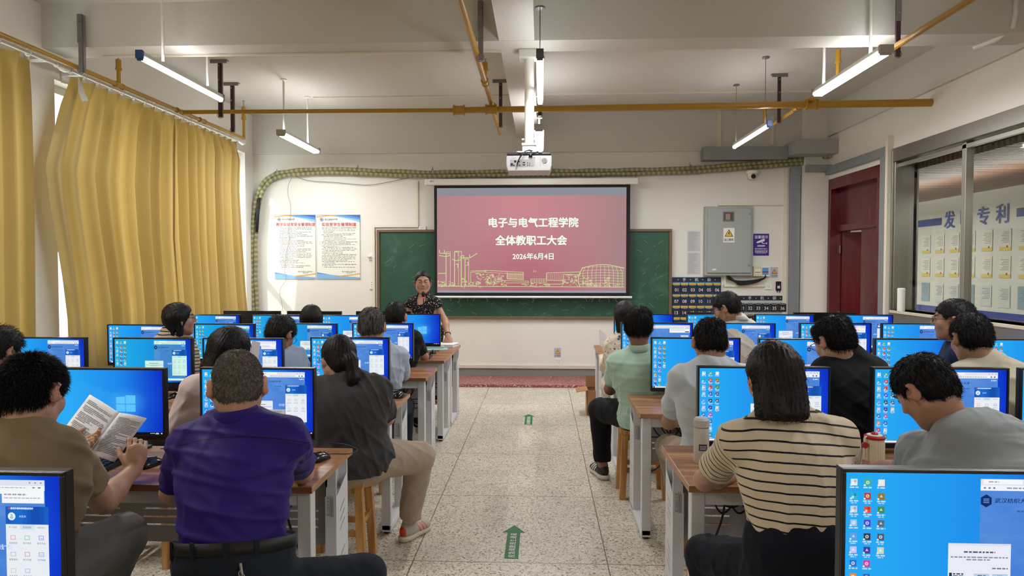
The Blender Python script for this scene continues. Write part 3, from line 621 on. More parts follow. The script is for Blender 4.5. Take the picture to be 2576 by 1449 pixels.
G().bb(-w_/2+.03,w_/2-.03,-.11,-.09,.035,h_-.03).build('door',CABG,t,bevel=.004)
g=G(); g.bb(-.09,.06,-.118,-.108,h_-.2,h_-.07); g.build('viewing_window',mat('meter_frame','#7f8483',.3,.4),t,bevel=.003)
g=G(); g.cur=hexc('#4c4440'); g.xz(-.078,h_-.188,.048,h_-.082,-.1185); g.cur=hexc('#8d8377'); g.xz(-.055,h_-.18,.005,h_-.1,-.1188); g.cur=hexc('#e8343c'); 
for k in range(7): g.xz(-.05+k*.009,h_-.115,-.044+k*.009,h_-.109,-.119)
for k in range(3): g.xz(-.02+k*.008,h_-.126,-.015+k*.008,h_-.122,-.119)
g.build('meter',COLM,t,colattr=True)
for z in (h_-.1,.14): G().cyl((w_/2-.055,-.122,z),(w_/2-.055,-.108,z),.013,14).build('lock',CHROME,t,smooth=True,autosmooth=.5)
g=G(); g.cur=hexc('#e6e4dc'); g.xz(-.08,.44,.065,.63,-.1115); elec_tri(g,-.007,.565,.115,-.1125); g.cur=hexc('#8a8a86'); g.xz(-.07,.452,.055,.497,-.112); g.cur=hexc('#e6e4dc'); g.xz(-.067,.455,.052,.494,-.1125); g.cur=hexc('#222222'); g.text('当心触电',.03,(-.007,-.1135,.475),bold=.02)
g.build('warning_label',COLM,t,colattr=True); g=G(); g.cur=hexc('#e0e0dc'); g.xz(-.22,.07,-.17,.09,-.1115); g.build('type_plate',COLM,t,colattr=True)
t,w_,h_=wbox('surveillance_sign','purple surveillance warning sign with a white camera picture','sign',1895,588,1934,643,.004,mat('sign_purple','#3a2480',.4),0)
g=G(); g.cur=hexc('#ece9f2'); y=-.0055; g.text('温馨提示',.046,(0,y,h_-.045),bold=.015)
g.add([(-.065,y,h_*.58),(-.055,y,h_*.64),(.035,y,h_*.77),(.05,y,h_*.72),(.04,y,h_*.66),(-.04,y,h_*.57)],[(0,1,2,3,4,5)]); g.add([(.0,y,h_*.6),(.02,y,h_*.61),(.03,y,h_*.57),(.07,y,h_*.57),(.07,y,h_*.6),(.078,y,h_*.6),(.078,y,h_*.52),(.07,y,h_*.52),(.07,y,h_*.545),(.02,y,h_*.545)],[tuple(range(10))][::1])
g.xz(-.05,h_*.41,.05,h_*.48,y); g.cur=hexc('#3a2480'); g.text('WARNING',.021,(0,y-.001,h_*.445),bold=.02); g.cur=hexc('#ece9f2'); g.text('请注意您已进入',.024,(0,y,h_*.31),bold=.01); g.text('视频监控区域',.026,(0,y,h_*.2),bold=.01,sx=1.08)
for k,(a,b) in enumerate(((-.085,.085),(-.065,.065))): 
    x=a
    while x<b: g.xz(x,h_*(.14-.035*k),x+.006,h_*(.14-.035*k)+.004,y); x+=.0085
g.build('print',COLM,t,colattr=True)
t,w_,h_=wbox('breaker_box','cream breaker box beside the blue fronted one','breaker box',1892,670,1912,695,.06,mat('breaker_cream','#cfc6a4',.45)); g=G(); g.cur=hexc('#e6e0ca'); g.xz(-.035,.03,.04,.1,-.0615); g.cur=hexc('#2a2622'); 
for k in range(4): g.xz(-.03+k*.018,.045,-.02+k*.018,.06,-.063)
g.build('switches',COLM,t,colattr=True)
t,w_,h_=wbox('breaker_box','white breaker box with a blue switch window','breaker box',1912,670,1932,695,.05,WHT); g=G(); g.cur=hexc('#4f94c4'); g.xz(-.04,.02,.042,.115,-.0515); g.cur=hexc('#24486a'); g.xz(-.04,.05,.042,.066,-.0518); g.cur=hexc('#8a2c34'); 
for k in range(4): g.xz(-.034+k*.018,.052,-.024+k*.018,.064,-.053)
g.build('switches',COLM,t,colattr=True)
def tri_card(label,x0,y0,x1,y1):
    t,w_,h_=wbox('warning_card',label,'sign',x0,y0,x1,y1,.003,mat('card_lilac','#b9b2c4',.5),0); g=G(); elec_tri(g,0,h_*.62,w_*.78,-.0042); g.cur=hexc('#3a3a48'); g.xz(-w_*.38,h_*.1,w_*.38,h_*.27,-.0038); g.cur=hexc('#cfc9d8'); g.xz(-w_*.35,h_*.12,w_*.35,h_*.25,-.0042); g.cur=hexc('#333340'); g.text('当心触电',w_*.16,(0,-.005,h_*.185),bold=.02); g.build('print',COLM,t,colattr=True)
tri_card('small electric shock warning card beside the breaker boxes',1939,672,1957,699)
tri_card('small electric shock warning card above the aisle socket',1394,875,1411,899)
def socket(label,x0,y0,x1,y1):
    t,w_,h_=wbox('wall_socket',label,'socket',x0,y0,x1,y1,.014,WHT); g=G(); g.cur=hexc('#4a4844')
    for a,b in ((-.014,.62),(.014,.62),(-.014,.36),(.014,.36),(0,.28)): g.xz(a-.002,h_*b,a+.002,h_*b+.01,-.0148)
    g.build('slots',COLM,t,colattr=True)
socket('white power socket low on the wall at the aisle end',1396,902,1412,918)
socket('white power socket below the breaker boxes',1923,713,1941,728)
socket('white power socket above the chalkboard corner conduit',1053,569,1072,579)
t,w_,h_=wbox('wall_socket','white socket with a plugged adapter left of the chalkboard','socket',928,637,944,655,.016,WHT); G().ell((-.03,-.04,.05),(.03,.02,.018)).build('plug',WHT,t,smooth=True)
t,w_,h_=wbox('remote_holder','white remote control holder left of the chalkboard','remote control',930,705,941,727,.02,WHT); g=G(); g.cur=hexc('#77756f'); [disc(g,0,-.0205,h_*.75-k*.03,.006) for k in range(3)]; g.build('buttons',COLM,t,colattr=True)
# key holder, black
t,w_,h_=wbox('phone_holder','black plastic holder with a white square hanging on the wall','holder',1951,708,1964,731,.02,BLK,.005); g=G(); g.cur=hexc('#d8d8d8'); g.xz(-.017,.03,.017,.065,-.021); disc(g,-.015,-.021,.085,.003); disc(g,.015,-.021,.085,.003); g.build('white_square',COLM,t,colattr=True)
for s in (-1,1): G().box((s*.016,-.01,-.01),(.007,.01,.03)).build('prong',BLK,t)
# papers on wall
for k,(y0_,y1_,lb) in enumerate(((581,633,'upper printed schedule sheet taped to the wall by the grey cabinet'),(635,691,'lower printed schedule sheet taped to the wall by the grey cabinet'))):
    t,w_,h_=wbox('schedule_sheet',lb,'paper',1728,y0_,1762,y1_,.002,mat('sheet','#cfcfd0',.7),0); g=G(); g.cur=hexc('#8f8f92')
    for j in range(22): g.xz(-w_*.42,h_*(.05+j*.042),w_*.42,h_*(.05+j*.042)+.0015,-.003)
    g.cur=hexc('#b4b4b6')
    for j in range(22): g.xz(-w_*.40,h_*(.05+j*.042)+.004,w_*rnd.uniform(.0,.4),h_*(.05+j*.042)+.009,-.003)
    for j in range(5): g.xz(-w_*.42+j*w_*.21,h_*.05,-w_*.42+j*w_*.21+.0015,h_*.94,-.003)
    g.build('print',COLM,t,colattr=True)
# dome camera
X,Z=W(1888,438); t=thing('security_camera','white dome security camera with a black lens below the cables','camera',(X,YW-.07,Z-.04))
G().lathe((0,0,0),[(.001,.075),(.075,.075),(.082,.06),(.08,.04),(.06,.03),(.001,.03)],28).build('base',WHT,t,smooth=True,autosmooth=.5)
G().ell((0,0,.012),(.058,.058,.052),14).build('dome',WHT,t,smooth=True); G().cyl((.0,-.045,-.002),(0,-.062,-.008),.03,20).build('lens',BLK,t,smooth=True,autosmooth=.5); G().box((0,.04,.05),(.06,.06,.05)).build('mount',WHT,t)
# metal boxes & trays
a=W(1762,376); b=W(1988,412)
tag(G().bb(2.13,3.22,YW-.17,YW,2.93,3.1).build('cable_duct_box',ALU,bevel=.004),'long grey metal duct box fixed high on the back wall','duct')
tag(G().bb(3.22,XR,YW-.42,YW,2.96,3.14).build('cable_duct_box',mat('galv_light','#a3a7a5',.5,.2),bevel=.004),'short deeper metal duct box in the door wall corner','duct')
t=thing('cable_tray','grey galvanised cable tray framing the column and red door','cable tray',(3.36,YW-.05,0))
def tb(n,x0,x1,y0,y1,z0_,z1_,m=ALU): G().bb(x0-3.36,x1-3.36,y0-YW+.05,y1-YW+.05,z0_,z1_).build(n,m,t,bevel=.003)
tb('vertical_run',3.30,3.43,YW-.05,YW-.001,0,2.74); tb('corner_piece',3.30,3.44,YW-.052,YW-.001,2.74,2.84); tb('column_run',3.44,XR-.001,8.88,8.95,2.76,2.85); tb('wall_run',XR-.06,XR-.001,7.43,8.95,2.72,2.82); tb('door_run',XR-.06,XR-.001,7.43,7.53,0.0,2.72)
conduit('cable_conduit','cream vertical conduit standing between the tray and the glass',[(XR-.03,7.39,.0),(XR-.03,7.39,2.9)],.05,.06,nr='x')
conduit('cable_conduit','cream vertical conduit on the back wall beside the metal tray',[(3.25,YW-.01,0.2),(3.25,YW-.01,2.82)],.05,.02,nr='y')
conduit('cable_conduit','cream conduit running from the cabinet top to the tray',[(2.38,YW-.012,2.36),(3.24,YW-.012,2.36)],.035,.024,nr='y')
conduit('cable_conduit','cream conduit running under the grey cabinet',[(2.46,YW-.012,1.42),(2.46,YW-.012,1.27),(2.98,YW-.012,1.27)],.03,.024,nr='y')
conduit('cable_conduit','cream conduit stepping around the upper corner of the chalkboard',[(-1.7,YW-.012,2.68),(-1.7,YW-.012,2.08),(-2.3,YW-.012,2.08),(-2.3,YW-.012,.8)],.032,.022,nr='y')
g=G()
for k in range(4): g.tube(smooth_path([(2.48,YW-.06,1.42),(2.5+.03*k,YW-.06,1.36-.012*k),(2.65,YW-.06,1.33-.015*k),(2.85,YW-.06,1.345-.01*k),(2.98,YW-.05,1.38),(2.98,YW-.04,1.42)],5),.011,7)
tag(g.build('black_cable_loop',BLK,smooth=True),'bunch of black cables looping under the grey cabinet','cable')
# phone pockets
def pockets(label,px0,py0,px1,ncol,nrow,first,trim,flap,base):
    a=W(px0,py0); b=W(px1,py0); w_=b[0]-a[0]; t=thing('phone_pocket_organizer',label,'wall organizer',(a[0],YW-.008,a[1]))
    ph=.155; H_=.085+nrow*ph
    G().bb(0,w_,0,.006,-H_,0).build('backing',mat('fab_'+trim,trim,.8),t)
    g=G(); g.bb(.006,w_-.006,-.004,0,-.065,-.006,hexc(base)); g.cur=hexc('#d8dbe0')
    for i,ch in enumerate('手机袋'): g.text(ch,.05,(w_*(.25+.25*i),-.006,-.036),bold=.012)
    for i in range(4): g.cyl((w_*(.125+.25*i),-.008,-.036),(w_*(.125+.25*i),-.003,-.036),.006,10)
    g.build('header',COLM,t,colattr=True)
    cw=(w_-.008)/ncol; k=first
    for r in range(nrow):
        for c in range(ncol):
            x=.004+c*cw; z=-.075-r*ph; g=G(); g.cur=hexc(base)
            g.box((x+cw/2,-.009,z-.085),(cw-.008,.016,.115)); 
            if flap: g.add([(x+.006,-.004,z-.004),(x+cw-.006,-.004,z-.004),(x+cw-.008,-.018,z-.03),(x+cw/2,-.019,z-.038),(x+.008,-.018,z-.03)],[(0,1,2,3,4)],hexc(flap))
            g.tube([(x+.004,-.018,z-.03),(x+cw*.3,-.019,z-.04),(x+cw*.7,-.019,z-.04),(x+cw-.004,-.018,z-.03)],.0035,5,col=hexc(trim))
            g.text('%02d'%k,.062,(x+cw/2,-.0185,z-.095),bold=.008,col=hexc('#e2e4e6'),sx=.95)
            g.build('pocket',COLM,t,colattr=True); k+=1
pockets('navy phone pocket hanging with yellow flaps numbered from 01 beside the chalkboard',1690,697,1814,6,5,1,'#3f7fae','#c9a227','#181c34')
pockets('black phone pocket hanging with white trim numbered from 31',1855,743,1978,6,3,31,'#b9bdc0',None,'#17181e')
# ---------------------------------------------------------------- door and corridor glass
t=tag(thing('door_1',None,None,(XR,DY0,0)),kind='structure')
def db(n,x0,x1,y0,y1,z0_,z1_,m=REDD,**k): return tag(G().bb(x0,x1,y0,y1,z0_,z1_).build(n,m,t,**k),kind='structure')
fr=G(); fr.bb(-.015,.25,0,.07,0,2.52); fr.bb(-.015,.25,DY1-DY0-.07,DY1-DY0,0,2.52); fr.bb(-.015,.25,0,DY1-DY0,2.52,2.66); fr.bb(.06,.2,.07,DY1-DY0-.07,1.98,2.06); tag(fr.build('door_frame',REDD,t,bevel=.005),kind='structure')
db('door_transom',.1,.13,.07,DY1-DY0-.07,2.06,2.52)
db('door_leaf',.1,.14,.07,.66,.01,1.98)
lf=G().bb(-.02,.02,0,.62,0,1.96); o=tag(lf.build('door_leaf',REDD,t,bevel=.003),kind='structure'); o.location=(.14,DY1-DY0-.075,.01); o.rotation_euler=(0,0,math.radians(-115))
for z in (.9,1.75): 
    g=G(); g.box((.09,DY1-DY0-.1,z),(.006,.06,.1)); tag(g.build('door_hinge',CHROME,t),kind='structure')
g=G(); g.tube([(.085,.2,1.05),(.06,.2,1.07),(.06,.2,1.2),(.085,.2,1.22)],.009,8); g.cyl((.095,.2,.98),(.08,.2,.98),.018,14); tag(g.build('door_handle',CHROME,t,smooth=True),kind='structure')
t=tag(thing('window_4',None,None,(XR,WY0,WZ0)),kind='structure')
L_=WY1-WY0; Hh=WZ1-WZ0; ST=node_mat('brushed_steel',lambda nt,N,L,b:(b.inputs['Base Color'].__setattr__('default_value',(*hexc('#a09c94'),1)),b.inputs['Metallic'].__setattr__('default_value',.85),b.inputs['Roughness'].__setattr__('default_value',.33)))
g=G(); g.bb(-.02,.26,0,L_,Hh,Hh+.14); g.bb(-.02,.26,0,L_,-.13,0); g.bb(-.02,.26,L_-.0,L_+.06,-.13,Hh+.14); g.bb(.0,.2,L_-.02,L_,0,Hh)
tag(g.build('window_frame',ST,t,bevel=.004),kind='structure')
g=G(); g.bb(.03,.10,L_-.06-1.1,L_-1.1,0,Hh); g.bb(.03,.06,0,L_,Hh-.06,Hh-.02); g.bb(.11,.16,2.1,2.16,0,Hh); tag(g.build('window_mullion',mat('mullion_alu','#a9a49b',.35,.7),t,bevel=.003),kind='structure')
G2=node_mat('corridor_glass',glassfn(.07,(.9,.93,.9))); tag(G().bb(.07,.076,0,L_,0,Hh).build('window_pane',G2,t),kind='structure')
tag(G().bb(-.03,.24,0,L_,-.03,.0).build('window_sill',mat('sill_cream','#c9c1ad',.5),t,bevel=.004),kind='structure')
# certificate wall in the corridor
XB=6.08
t=thing('display_board','white display board with blue Chinese lettering seen through the corridor glass','display board',(XB,7.0,.6))
G().bb(-.01,.01,-1.5,5.4,0,2.0).build('panel',mat('display_white','#dcd9ce',.4),t)
def yz(g,y0_,z0_,y1_,z1_,x,col): g.add([(x,y1_,z0_),(x,y0_,z0_),(x,y0_,z1_),(x,y1_,z1_)],[(0,1,2,3)],hexc(col))
g=G(); z7=lambda z:z-.6
for a,b in ((-1.5,1.85),(3.45,4.4)): yz(g,a,z7(2.16),b,z7(2.27),-.012,'#3b4a92')
yz(g,-1.5,z7(.80),5.4,z7(.92),-.012,'#33459a'); g.build('blue_bars',COLM,t,colattr=True)
g=G(); g.cur=hexc('#4353a8')
for i,ch in enumerate('发明专利'): g.text(ch,.27,(3.25-.38*i,0,z7(2.22)),f=lambda a,b:(-.02,a,b),bold=.03,sx=-1)
g.build('letters',COLM,t,colattr=True)
# the mesh faces were mirrored to read from inside the room
k=0
for r,(zc,cl) in enumerate(((1.88,'#e2d9b4'),(1.52,'#e2d9b4'),(1.13,'#dcdad2'))):
    y=-1.2
    while y<4.6:
        c=thing('certificate',None,'certificate',(XB-.014,7.0+y,zc-.145)); 
        g=G(); yz(g,-.11,0,.11,.29,-.003,'#e3dfd0' if r<2 else ('#d6d6d2' if k%3 else '#93a9b4')); 
        if r<2: yz(g,-.11,0,.11,.05,-.0035,'#dcc667'); g.cur=hexc('#b03a48'); g.add([(-.004,-.04+.016*math.cos(q),.055+.016*math.sin(q)) for q in [i*math.pi/5 for i in range(10)]],[tuple(range(10))])
        for q in range(7): yz(g,-.08,.24-q*.022,.03+.05*((q*7+k)%3)/2,.246-q*.022,-.004,'#8a887e')
        g.build('sheet',COLM,c,colattr=True)
        tag(c,'framed paper certificate pinned in the %s row of the corridor display'%('top','middle','bottom')[r],None,'certificates in the %s row'%('top','middle','bottom')[r]); k+=1; y+=.36
# bottle on the sill
p=atX(2265,775,XR+.02); t=thing('thermos','white flask standing on the corridor window ledge','thermos',(XR+.0,7.16,WZ0)); G().lathe((0,0,0),[(.001,0),(.037,0),(.037,.2),(.001,.2)],24).build('body',WHT,t,smooth=True,autosmooth=.5); G().lathe((0,0,0),[(.038,.2),(.038,.232),(.03,.24),(.001,.24)],24).build('lid',WHT,t,smooth=True,autosmooth=.5)
# floor arrows
def arrow(cx,y0_,y1_,label):
    t=thing('floor_arrow_sticker',label,'floor sticker',(cx,y0_,.0)); L2=y1_-y0_; g=G(); g.cur=hexc('#1f6a3c'); w_=.035*L2/.45*1.05
    g.add([(-w_,0,.0015),(w_,0,.0015),(w_,L2*.76,.0015),(w_*1.75,L2*.76,.0015),(0,L2,.0015),(-w_*1.75,L2*.76,.0015),(-w_,L2*.76,.0015)],[(0,1,2,6),(5,3,4),(6,2,3,5)][:2])
    g.cur=hexc('#e3ece2')
    for i,ch in enumerate('应急疏散逃生通道'): g.text(ch,L2*.085,(L2*.06+i*L2*.09,0,0),f=lambda a,b:(-b,a,.0022),bold=.02)
    g.build('print',COLM,t,colattr=True)
arrow(-.155,3.43,3.88,'green escape route arrow sticker nearer the purple shirt man'); arrow(-.125,6.4,6.86,'green escape route arrow sticker farther up the aisle near the platform')
# cardboard box
CB=mat('cardboard','#a5764e',.8); t=thing('cardboard_box','open cardboard box on the floor beside the floral dress','box',(.62,6.95,0))
g=G(); 
for b in ((-.15,.15,-.13,-.126),(-.15,.15,.126,.13)): g.bb(b[0],b[1],b[2],b[3],0,.26)
g.bb(-.15,-.146,-.13,.13,0,.26); g.bb(.146,.15,-.13,.13,0,.26); g.bb(-.15,.15,-.13,.13,0,.004); g.build('box_body',CB,t)
G().box((-.2,0,.25),(.12,.25,.004),rot=(0,math.radians(-8),0)).build('flap',CB,t); G().box((0,.13,.31),(.3,.004,.12),rot=(math.radians(-8),0,0)).build('flap',CB,t)
# ---------------------------------------------------------------- desks
DH=.71
def desk(x0,x1,yn,yf,label,side,cables=True,sticker=True):
    """side +1: the aisle is at the x1 end"""
    t=thing('computer_desk',label,'desk',((x0+x1)/2,(yn+yf)/2,0)); hw=(x1-x0)/2; hd=(yf-yn)/2
    g=G(); g.bb(-hw,hw,-hd,hd,DH-.025,DH); g.build('table_top',TOPW,t,bevel=.0015)
    e=side*hw; G().bb(e-.0012*side*0,e+.0012*side,-hd+.0,hd-.0,DH-.0245,DH-.0005).build('edge_band',EDGEW,t)
    for s in (-1,1):
        xi=s*(hw-.03); xo=s*(hw-.005)
        G().bb(s*(hw-.065),s*(hw-.015),-hd+.03,-hd+.085,.02,DH-.026).build('leg',STEEL,t,bevel=.003)
        cy0,cy1=hd-.20,hd-.035
        g=G(); g.bb(s*(hw-.06),s*(hw-.012),cy0,cy1,.04,.56 if s==side else DH-.026)
        if s==side:
            g.bb(s*(hw-.06),s*(hw-.048),cy0,cy1,.56,DH-.026); g.bb(s*(hw-.06),s*(hw-.012),cy0,cy0+.008,.56,DH-.026); g.bb(s*(hw-.06),s*(hw-.012),cy1-.012,cy1,.56,DH-.026)
        c=g.build('cable_column',STEEL,t,bevel=.0015)
        if s==side:
            g=G()
            for zz in (.50,.46,.42,.30,.26,.22,.14,.10): 
                yy=(cy0+cy1)/2; x=s*(hw-.0115)
                P=[(x,yy-.038,zz-.018),(x,yy-.030,zz-.018),(x,yy+.038,zz+.014),(x,yy+.030,zz+.014)]
                g.add(P,[(0,1,2,3)])
            g.build('vent_slots',BLKM,c)
            g=G(); g.add([(s*(hw-.0118),cy0+.008,.56),(s*(hw-.0118),cy1-.012,.56),(s*(hw-.0118),cy1-.012,.62)],[(0,1,2)]); g.build('cover',STEEL,c)
            if sticker:
                g=G(); g.cur=hexc('#d8dade'); y=cy0-.0008; xs=sorted((s*(hw-.055),s*(hw-.018))); g.xz(xs[0],.45,xs[1],.6,y); g.cur=hexc('#55575c')
                g.text('武汉纺织大学',.014,((xs[0]+.008),0,.52),f=None if 0 else (lambda a,b,xs=xs,y=y:(xs[0]+.010-(b-.52),y-.0006,.52+(a-(xs[0]+.008)))))
                for k in range(4): g.xz(xs[0]+.017+k*.004,.475,xs[0]+.0188+k*.004,.565-.01*(k%2),y-.0006)
                g.build('asset_label',COLM,t,colattr=True)
        G().bb(s*(hw-.065),s*(hw-.012),-hd+.03,hd-.035,.012,.05).build('foot_rail',STEEL,t,bevel=.002)
        g=G(); 
        for yy in (-hd+.055,hd-.1): g.cyl((s*(hw-.04),yy,0),(s*(hw-.04),yy,.014),.018,12)
        g.build('foot_pad',BLK,t)
    G().bb(-hw+.06,hw-.06,-hd+.035,-hd+.06,DH-.082,DH-.026).build('apron',STEEL,t,bevel=.002)
    y=hd-.13; g=G(); zb=.33; rows=(.475,.44,.405); n=max(2,int((2*hw-.1)/.25)); wv=(2*hw-.12)/n
    zz=[zb]+[v for r in sorted(rows) for v in (r-.004,r+.004)]+[DH-.04]
    for i in range(0,len(zz),2): g.bb(-hw+.06,hw-.06,y-.003,y+.003,zz[i],zz[i+1])
    for k in range(n+1):
        xc=-hw+.06+k*wv
        for r in rows: g.bb(max(xc-.05,-hw+.06),min(xc+.05,hw-.06),y-.003,y+.003,r-.004,r+.004)
    g.build('modesty_panel',STEELD,t)
    if cables:
        g=G(); rn=random.Random(int(x0*100+yn*37))
        for k in range(5):
            xx=side*(hw-.16-k*.035); yy=y-.03; pts=[(xx,yy,DH-.03),(xx+rn.uniform(-.03,.03),yy-.02,DH-.13-rn.uniform(0,.05)),(xx-side*.07,yy-.03,DH-.2-rn.uniform(0,.04)),(xx-side*.16,yy-.02,DH-.12),(xx-side*.2,yy,DH-.03)]
            g.tube(smooth_path(pts,5),.0045,5)
        g.tube(smooth_path([(side*(hw-.2),y-.03,DH-.03),(side*(hw-.24),y-.03,.5),(side*(hw-.18),y-.04,.32),(side*(hw-.12),y-.03,.27)],5),.005,5)
        g.build('cables',BLK,t,smooth=True)
    return t
LE,RE=-.84,.545
LR=[(1.0,1.55),(2.39,2.92),(3.69,4.23),(4.81,5.34),(5.72,6.25),(6.26,6.90)]
RR=[(1.0,1.55),(2.465,3.03),(3.68,4.235),(4.85,5.38),(5.86,6.42),(6.43,6.95)]
LN=['nearest the camera','behind the purple shirt man','by the dark grey shirt woman','by the grey haired man','by the black shirt man','nearest the standing woman']
RN=['nearest the camera','beside the striped shirt woman','by the white T-shirt man','by the mint polo man','by the floral dress woman','farthest from the camera']
LN2=['nearest the camera','by the brown shirt man','by the pink shirt woman','by the bent light blue shirt man','by the straight haired woman','holding the red folder']
RN2=['nearest the camera','by the grey T-shirt man','by the cream shirt man','by the man seen in profile','before the black phone pocket','before the red door']
for i,(a,b) in enumerate(LR):
    desk(LE-1.28,LE,a,b,'brown topped desk at the curtain side of the aisle, '+LN[i],1)
    desk(LE-2.6,LE-1.285,a,b,'brown topped desk standing next to the curtains, '+LN2[i],1,False,False)
for i,(a,b) in enumerate(RR):
    desk(RE,RE+1.42,a,b,'brown topped steel desk at the door side of the aisle, '+RN[i],-1)
    desk(RE+1.425,RE+2.85,a,b,'brown topped desk next to the corridor glass, '+RN2[i],-1,False,False)
# ---------------------------------------------------------------- screen pictures
def lerp(a,b,t): return tuple(x+(y-x)*t for x,y in zip(a,b))
def screen_mesh(kind,w_,h_):
    """local x 0..w, z 0..h, face towards -y"""
    g=G(); tint={'green':(.75,1.05,.88),'warm':(.95,1.02,.9)}.get(kind,(1,1,1)); nx,nz=40,24
    A,B,C_,D_=hexc('#27a8f4'),hexc('#1f86ea'),hexc('#1440d4'),hexc('#0a22b8')
    def wall(u,v):
        t=min(max((u-.12)/.88,0),1); c=lerp(A,B,min(t*1.7,1)) if t<.55 else lerp(B,C_,(t-.55)/.45)
        if t>.62: c=lerp(c,D_,(t-.62)/.38*(.35+.65*abs(v-.55)*1.2))
        lx,lz=.66,.48; r=math.hypot((u-lx)*1.3,v-lz); c=lerp(c,hexc('#55b8ff'),max(0,.55-r*2.2)*(1 if kind in('plain','plainb') else .3))
        if u<lx and abs((v-lz))<(lx-u)*.55+.1 and kind in('plain','plainb','half'): c=lerp(c,hexc('#3fb0fb'),.22)
        return tuple(x*y for x,y in zip(c,tint))
    for i in range(nx):
        for j in range(nz):
            u0,u1=i/nx,(i+1)/nx; v0,v1=j/nz,(j+1)/nz
            g.xz(u0*w_,v0*h_,u1*w_,v1*h_,0,[wall(u0,v0),wall(u1,v0),wall(u1,v1),wall(u0,v1)])
    L=[0.0]
    def R(u0,v0,u1,v1,c,up=True):
        if up: L[0]-=.00003
        g.xz(u0*w_,v0*h_,u1*w_,v1*h_,L[0]-.0003,tuple(x*y for x,y in zip(hexc(c) if isinstance(c,str) else c,tint)))
    def Tx(s,u,v,hh,c,al='l',bold=.0,sx=1):
        L[0]-=.00003; g.text(s,hh*h_,(u*w_,L[0]-.0003,v*h_),col=hexc(c),align=al,bold=bold,sx=sx)
    rn=random.Random(11)
    def dash(u0,u1,v,c,hh=.008):
        u=u0
        while u<u1: 
            l=rn.uniform(.008,.02); R(u,v,min(u+l,u1),v+hh,c,False); u+=l+.004
    # taskbar
    R(0,0,1,.036,'#0b1024'); 
    if kind not in('plain','plainb'): R(.03,.004,.26,.032,'#e8eaf0'); R(.285,.012,.3,.026,'#e8eaf0')
    R(.008,.01,.018,.026,'#e8f2ff')
    for u in (.88,.895,.91): R(u,.013,u+.009,.024,'#e8eaf0')
    R(.93,.019,.955,.027,'#e8eaf0'); R(.925,.007,.958,.015,'#e8eaf0'); R(.975,.01,.988,.026,'#e8eaf0')
    if kind in('plain','plainb'):
        lx,lz,s=.66,.48,.088
        for a,b,c,d in ((0,0,.46,.44),(.5,0,1,.44),(0,.49,.46,.93),(.5,.49,1,1)):
            L[0]-=.00003; P=[(lx-s+2*s*a,lz-s*1.45+2*s*1.45*(b+ (0.03 if a==0 and b==0 else 0))),(lx-s+2*s*c,lz-s*1.45+2*s*1.45*b),(lx-s+2*s*c,lz-s*1.45+2*s*1.45*d),(lx-s+2*s*a,lz-s*1.45+2*s*1.45*(d-(.06 if a==0 and b>0 else 0)))]
            g.add([(x*w_,L[0]-.0003,z*h_) for x,z in P],[(0,1,2,3)],hexc('#5fc6fc'))
        if kind=='plain': return g
        return g
    # desktop icons
    cols=[['#dfe9f2','#2fb4d8','#c8d6de','#9ec6e8','#5ea0e0','#c9c2f4','#2f6fd0','#e98a30','#c8323a','#4348c8'],['#4ab08a','#b9482c','#e0503c','#4c46d8','#3a3a30','#4a3c9c','#d2409c','#3a62b8','#d8dce4','#2c8c5c'],['#e8e6dc','#8f7a30','#4a8c52','#5a6a78','#4c5a70','#cdd8c4']]
    for ci,cc in enumerate(cols):
        for ri,c in enumerate(cc):
            u=.022+ci*.052; v=.955-ri*.094-.05; R(u,v,u+.026,v+.046,c); 
            sh=rn.randint(0,2)
            L[0]-=.00003; cu,cv=u+.013,v+.023; g.add([((cu+.007*math.cos(a))*w_,L[0]-.0003,(cv+.0125*math.sin(a))*h_) for a in [q*2*math.pi/(3 if sh==2 else 12)+(math.pi/2 if sh==2 else 0) for q in range(3 if sh==2 else 12)]],[tuple(range(3 if sh==2 else 12))],tuple(x*y for x,y in zip(lerp(hexc(c),(1,1,1),.55),tint))) if sh!=1 else None
            if sh==0: R(u+.011,v+.018,u+.015,v+.028,c)
            elif sh==1: R(u+.004,v+.004,u+.013,v+.022,lerp(hexc(c),(1,1,1),.5)); R(u+.013,v+.022,u+.022,v+.04,lerp(hexc(c),(0,0,0),.4))
            R(u-.002,v-.002,u+.005,v+.010,'#e8eef4'); dash(u-.004,u+.03,v-.017,'#cfe2f4',.009)
            if ri%3: dash(u+.002,u+.024,v-.03,'#b8d4ee',.008)
    if kind!='half':
        bx0=.52 if kind!='big' else .12
        R(bx0,.12,.93 if kind!='big' else .97,.955,'#4c84d8')
        for i in range(16):
            for j in range(12):
                u0=bx0+(.93-bx0)*i/16 if kind!='big' else bx0+(.97-bx0)*i/16; u1=u0+((.93 if kind!='big' else .97)-bx0)/16; v0=.17+.71*j/12
                sf=lambda i,j:tuple(x*y for x,y in zip(lerp(hexc('#3570cc'),hexc('#6fa2e4'),(.5+.5*math.sin(i*.6+j*.9+math.sin(j*1.1+i*.4)*1.5))*.5+.3*j/12),tint)); g.xz(u0*w_,v0*h_,u1*w_,(v0+.71/12)*h_,L[0]-.0003,[sf(i,j),sf(i+1,j),sf(i+1,j+1),sf(i,j+1)])
        e=.93 if kind!='big' else .97
        R(bx0,.885,e,.965,'#dfe3ee'); R(bx0,.885,e,.922,'#f2f4f9'); R(bx0+.01,.93,bx0+.16,.962,'#f5f6fa'); dash(bx0+.03,bx0+.07,.942,'#6a6f80'); dash(bx0+.1,e-.08,.899,'#9aa0ae',.01); 
        for q in (.012,.03,.048): R(bx0+q,.898,bx0+q+.008,.909,'#7a8090')
        R(e-.055,.895,e-.043,.912,'#707684'); R(e-.03,.895,e-.018,.912,'#50606c')
        for q in (.07,.045,.02): R(e-q,.941,e-q+.008,.949,'#8a90a0')
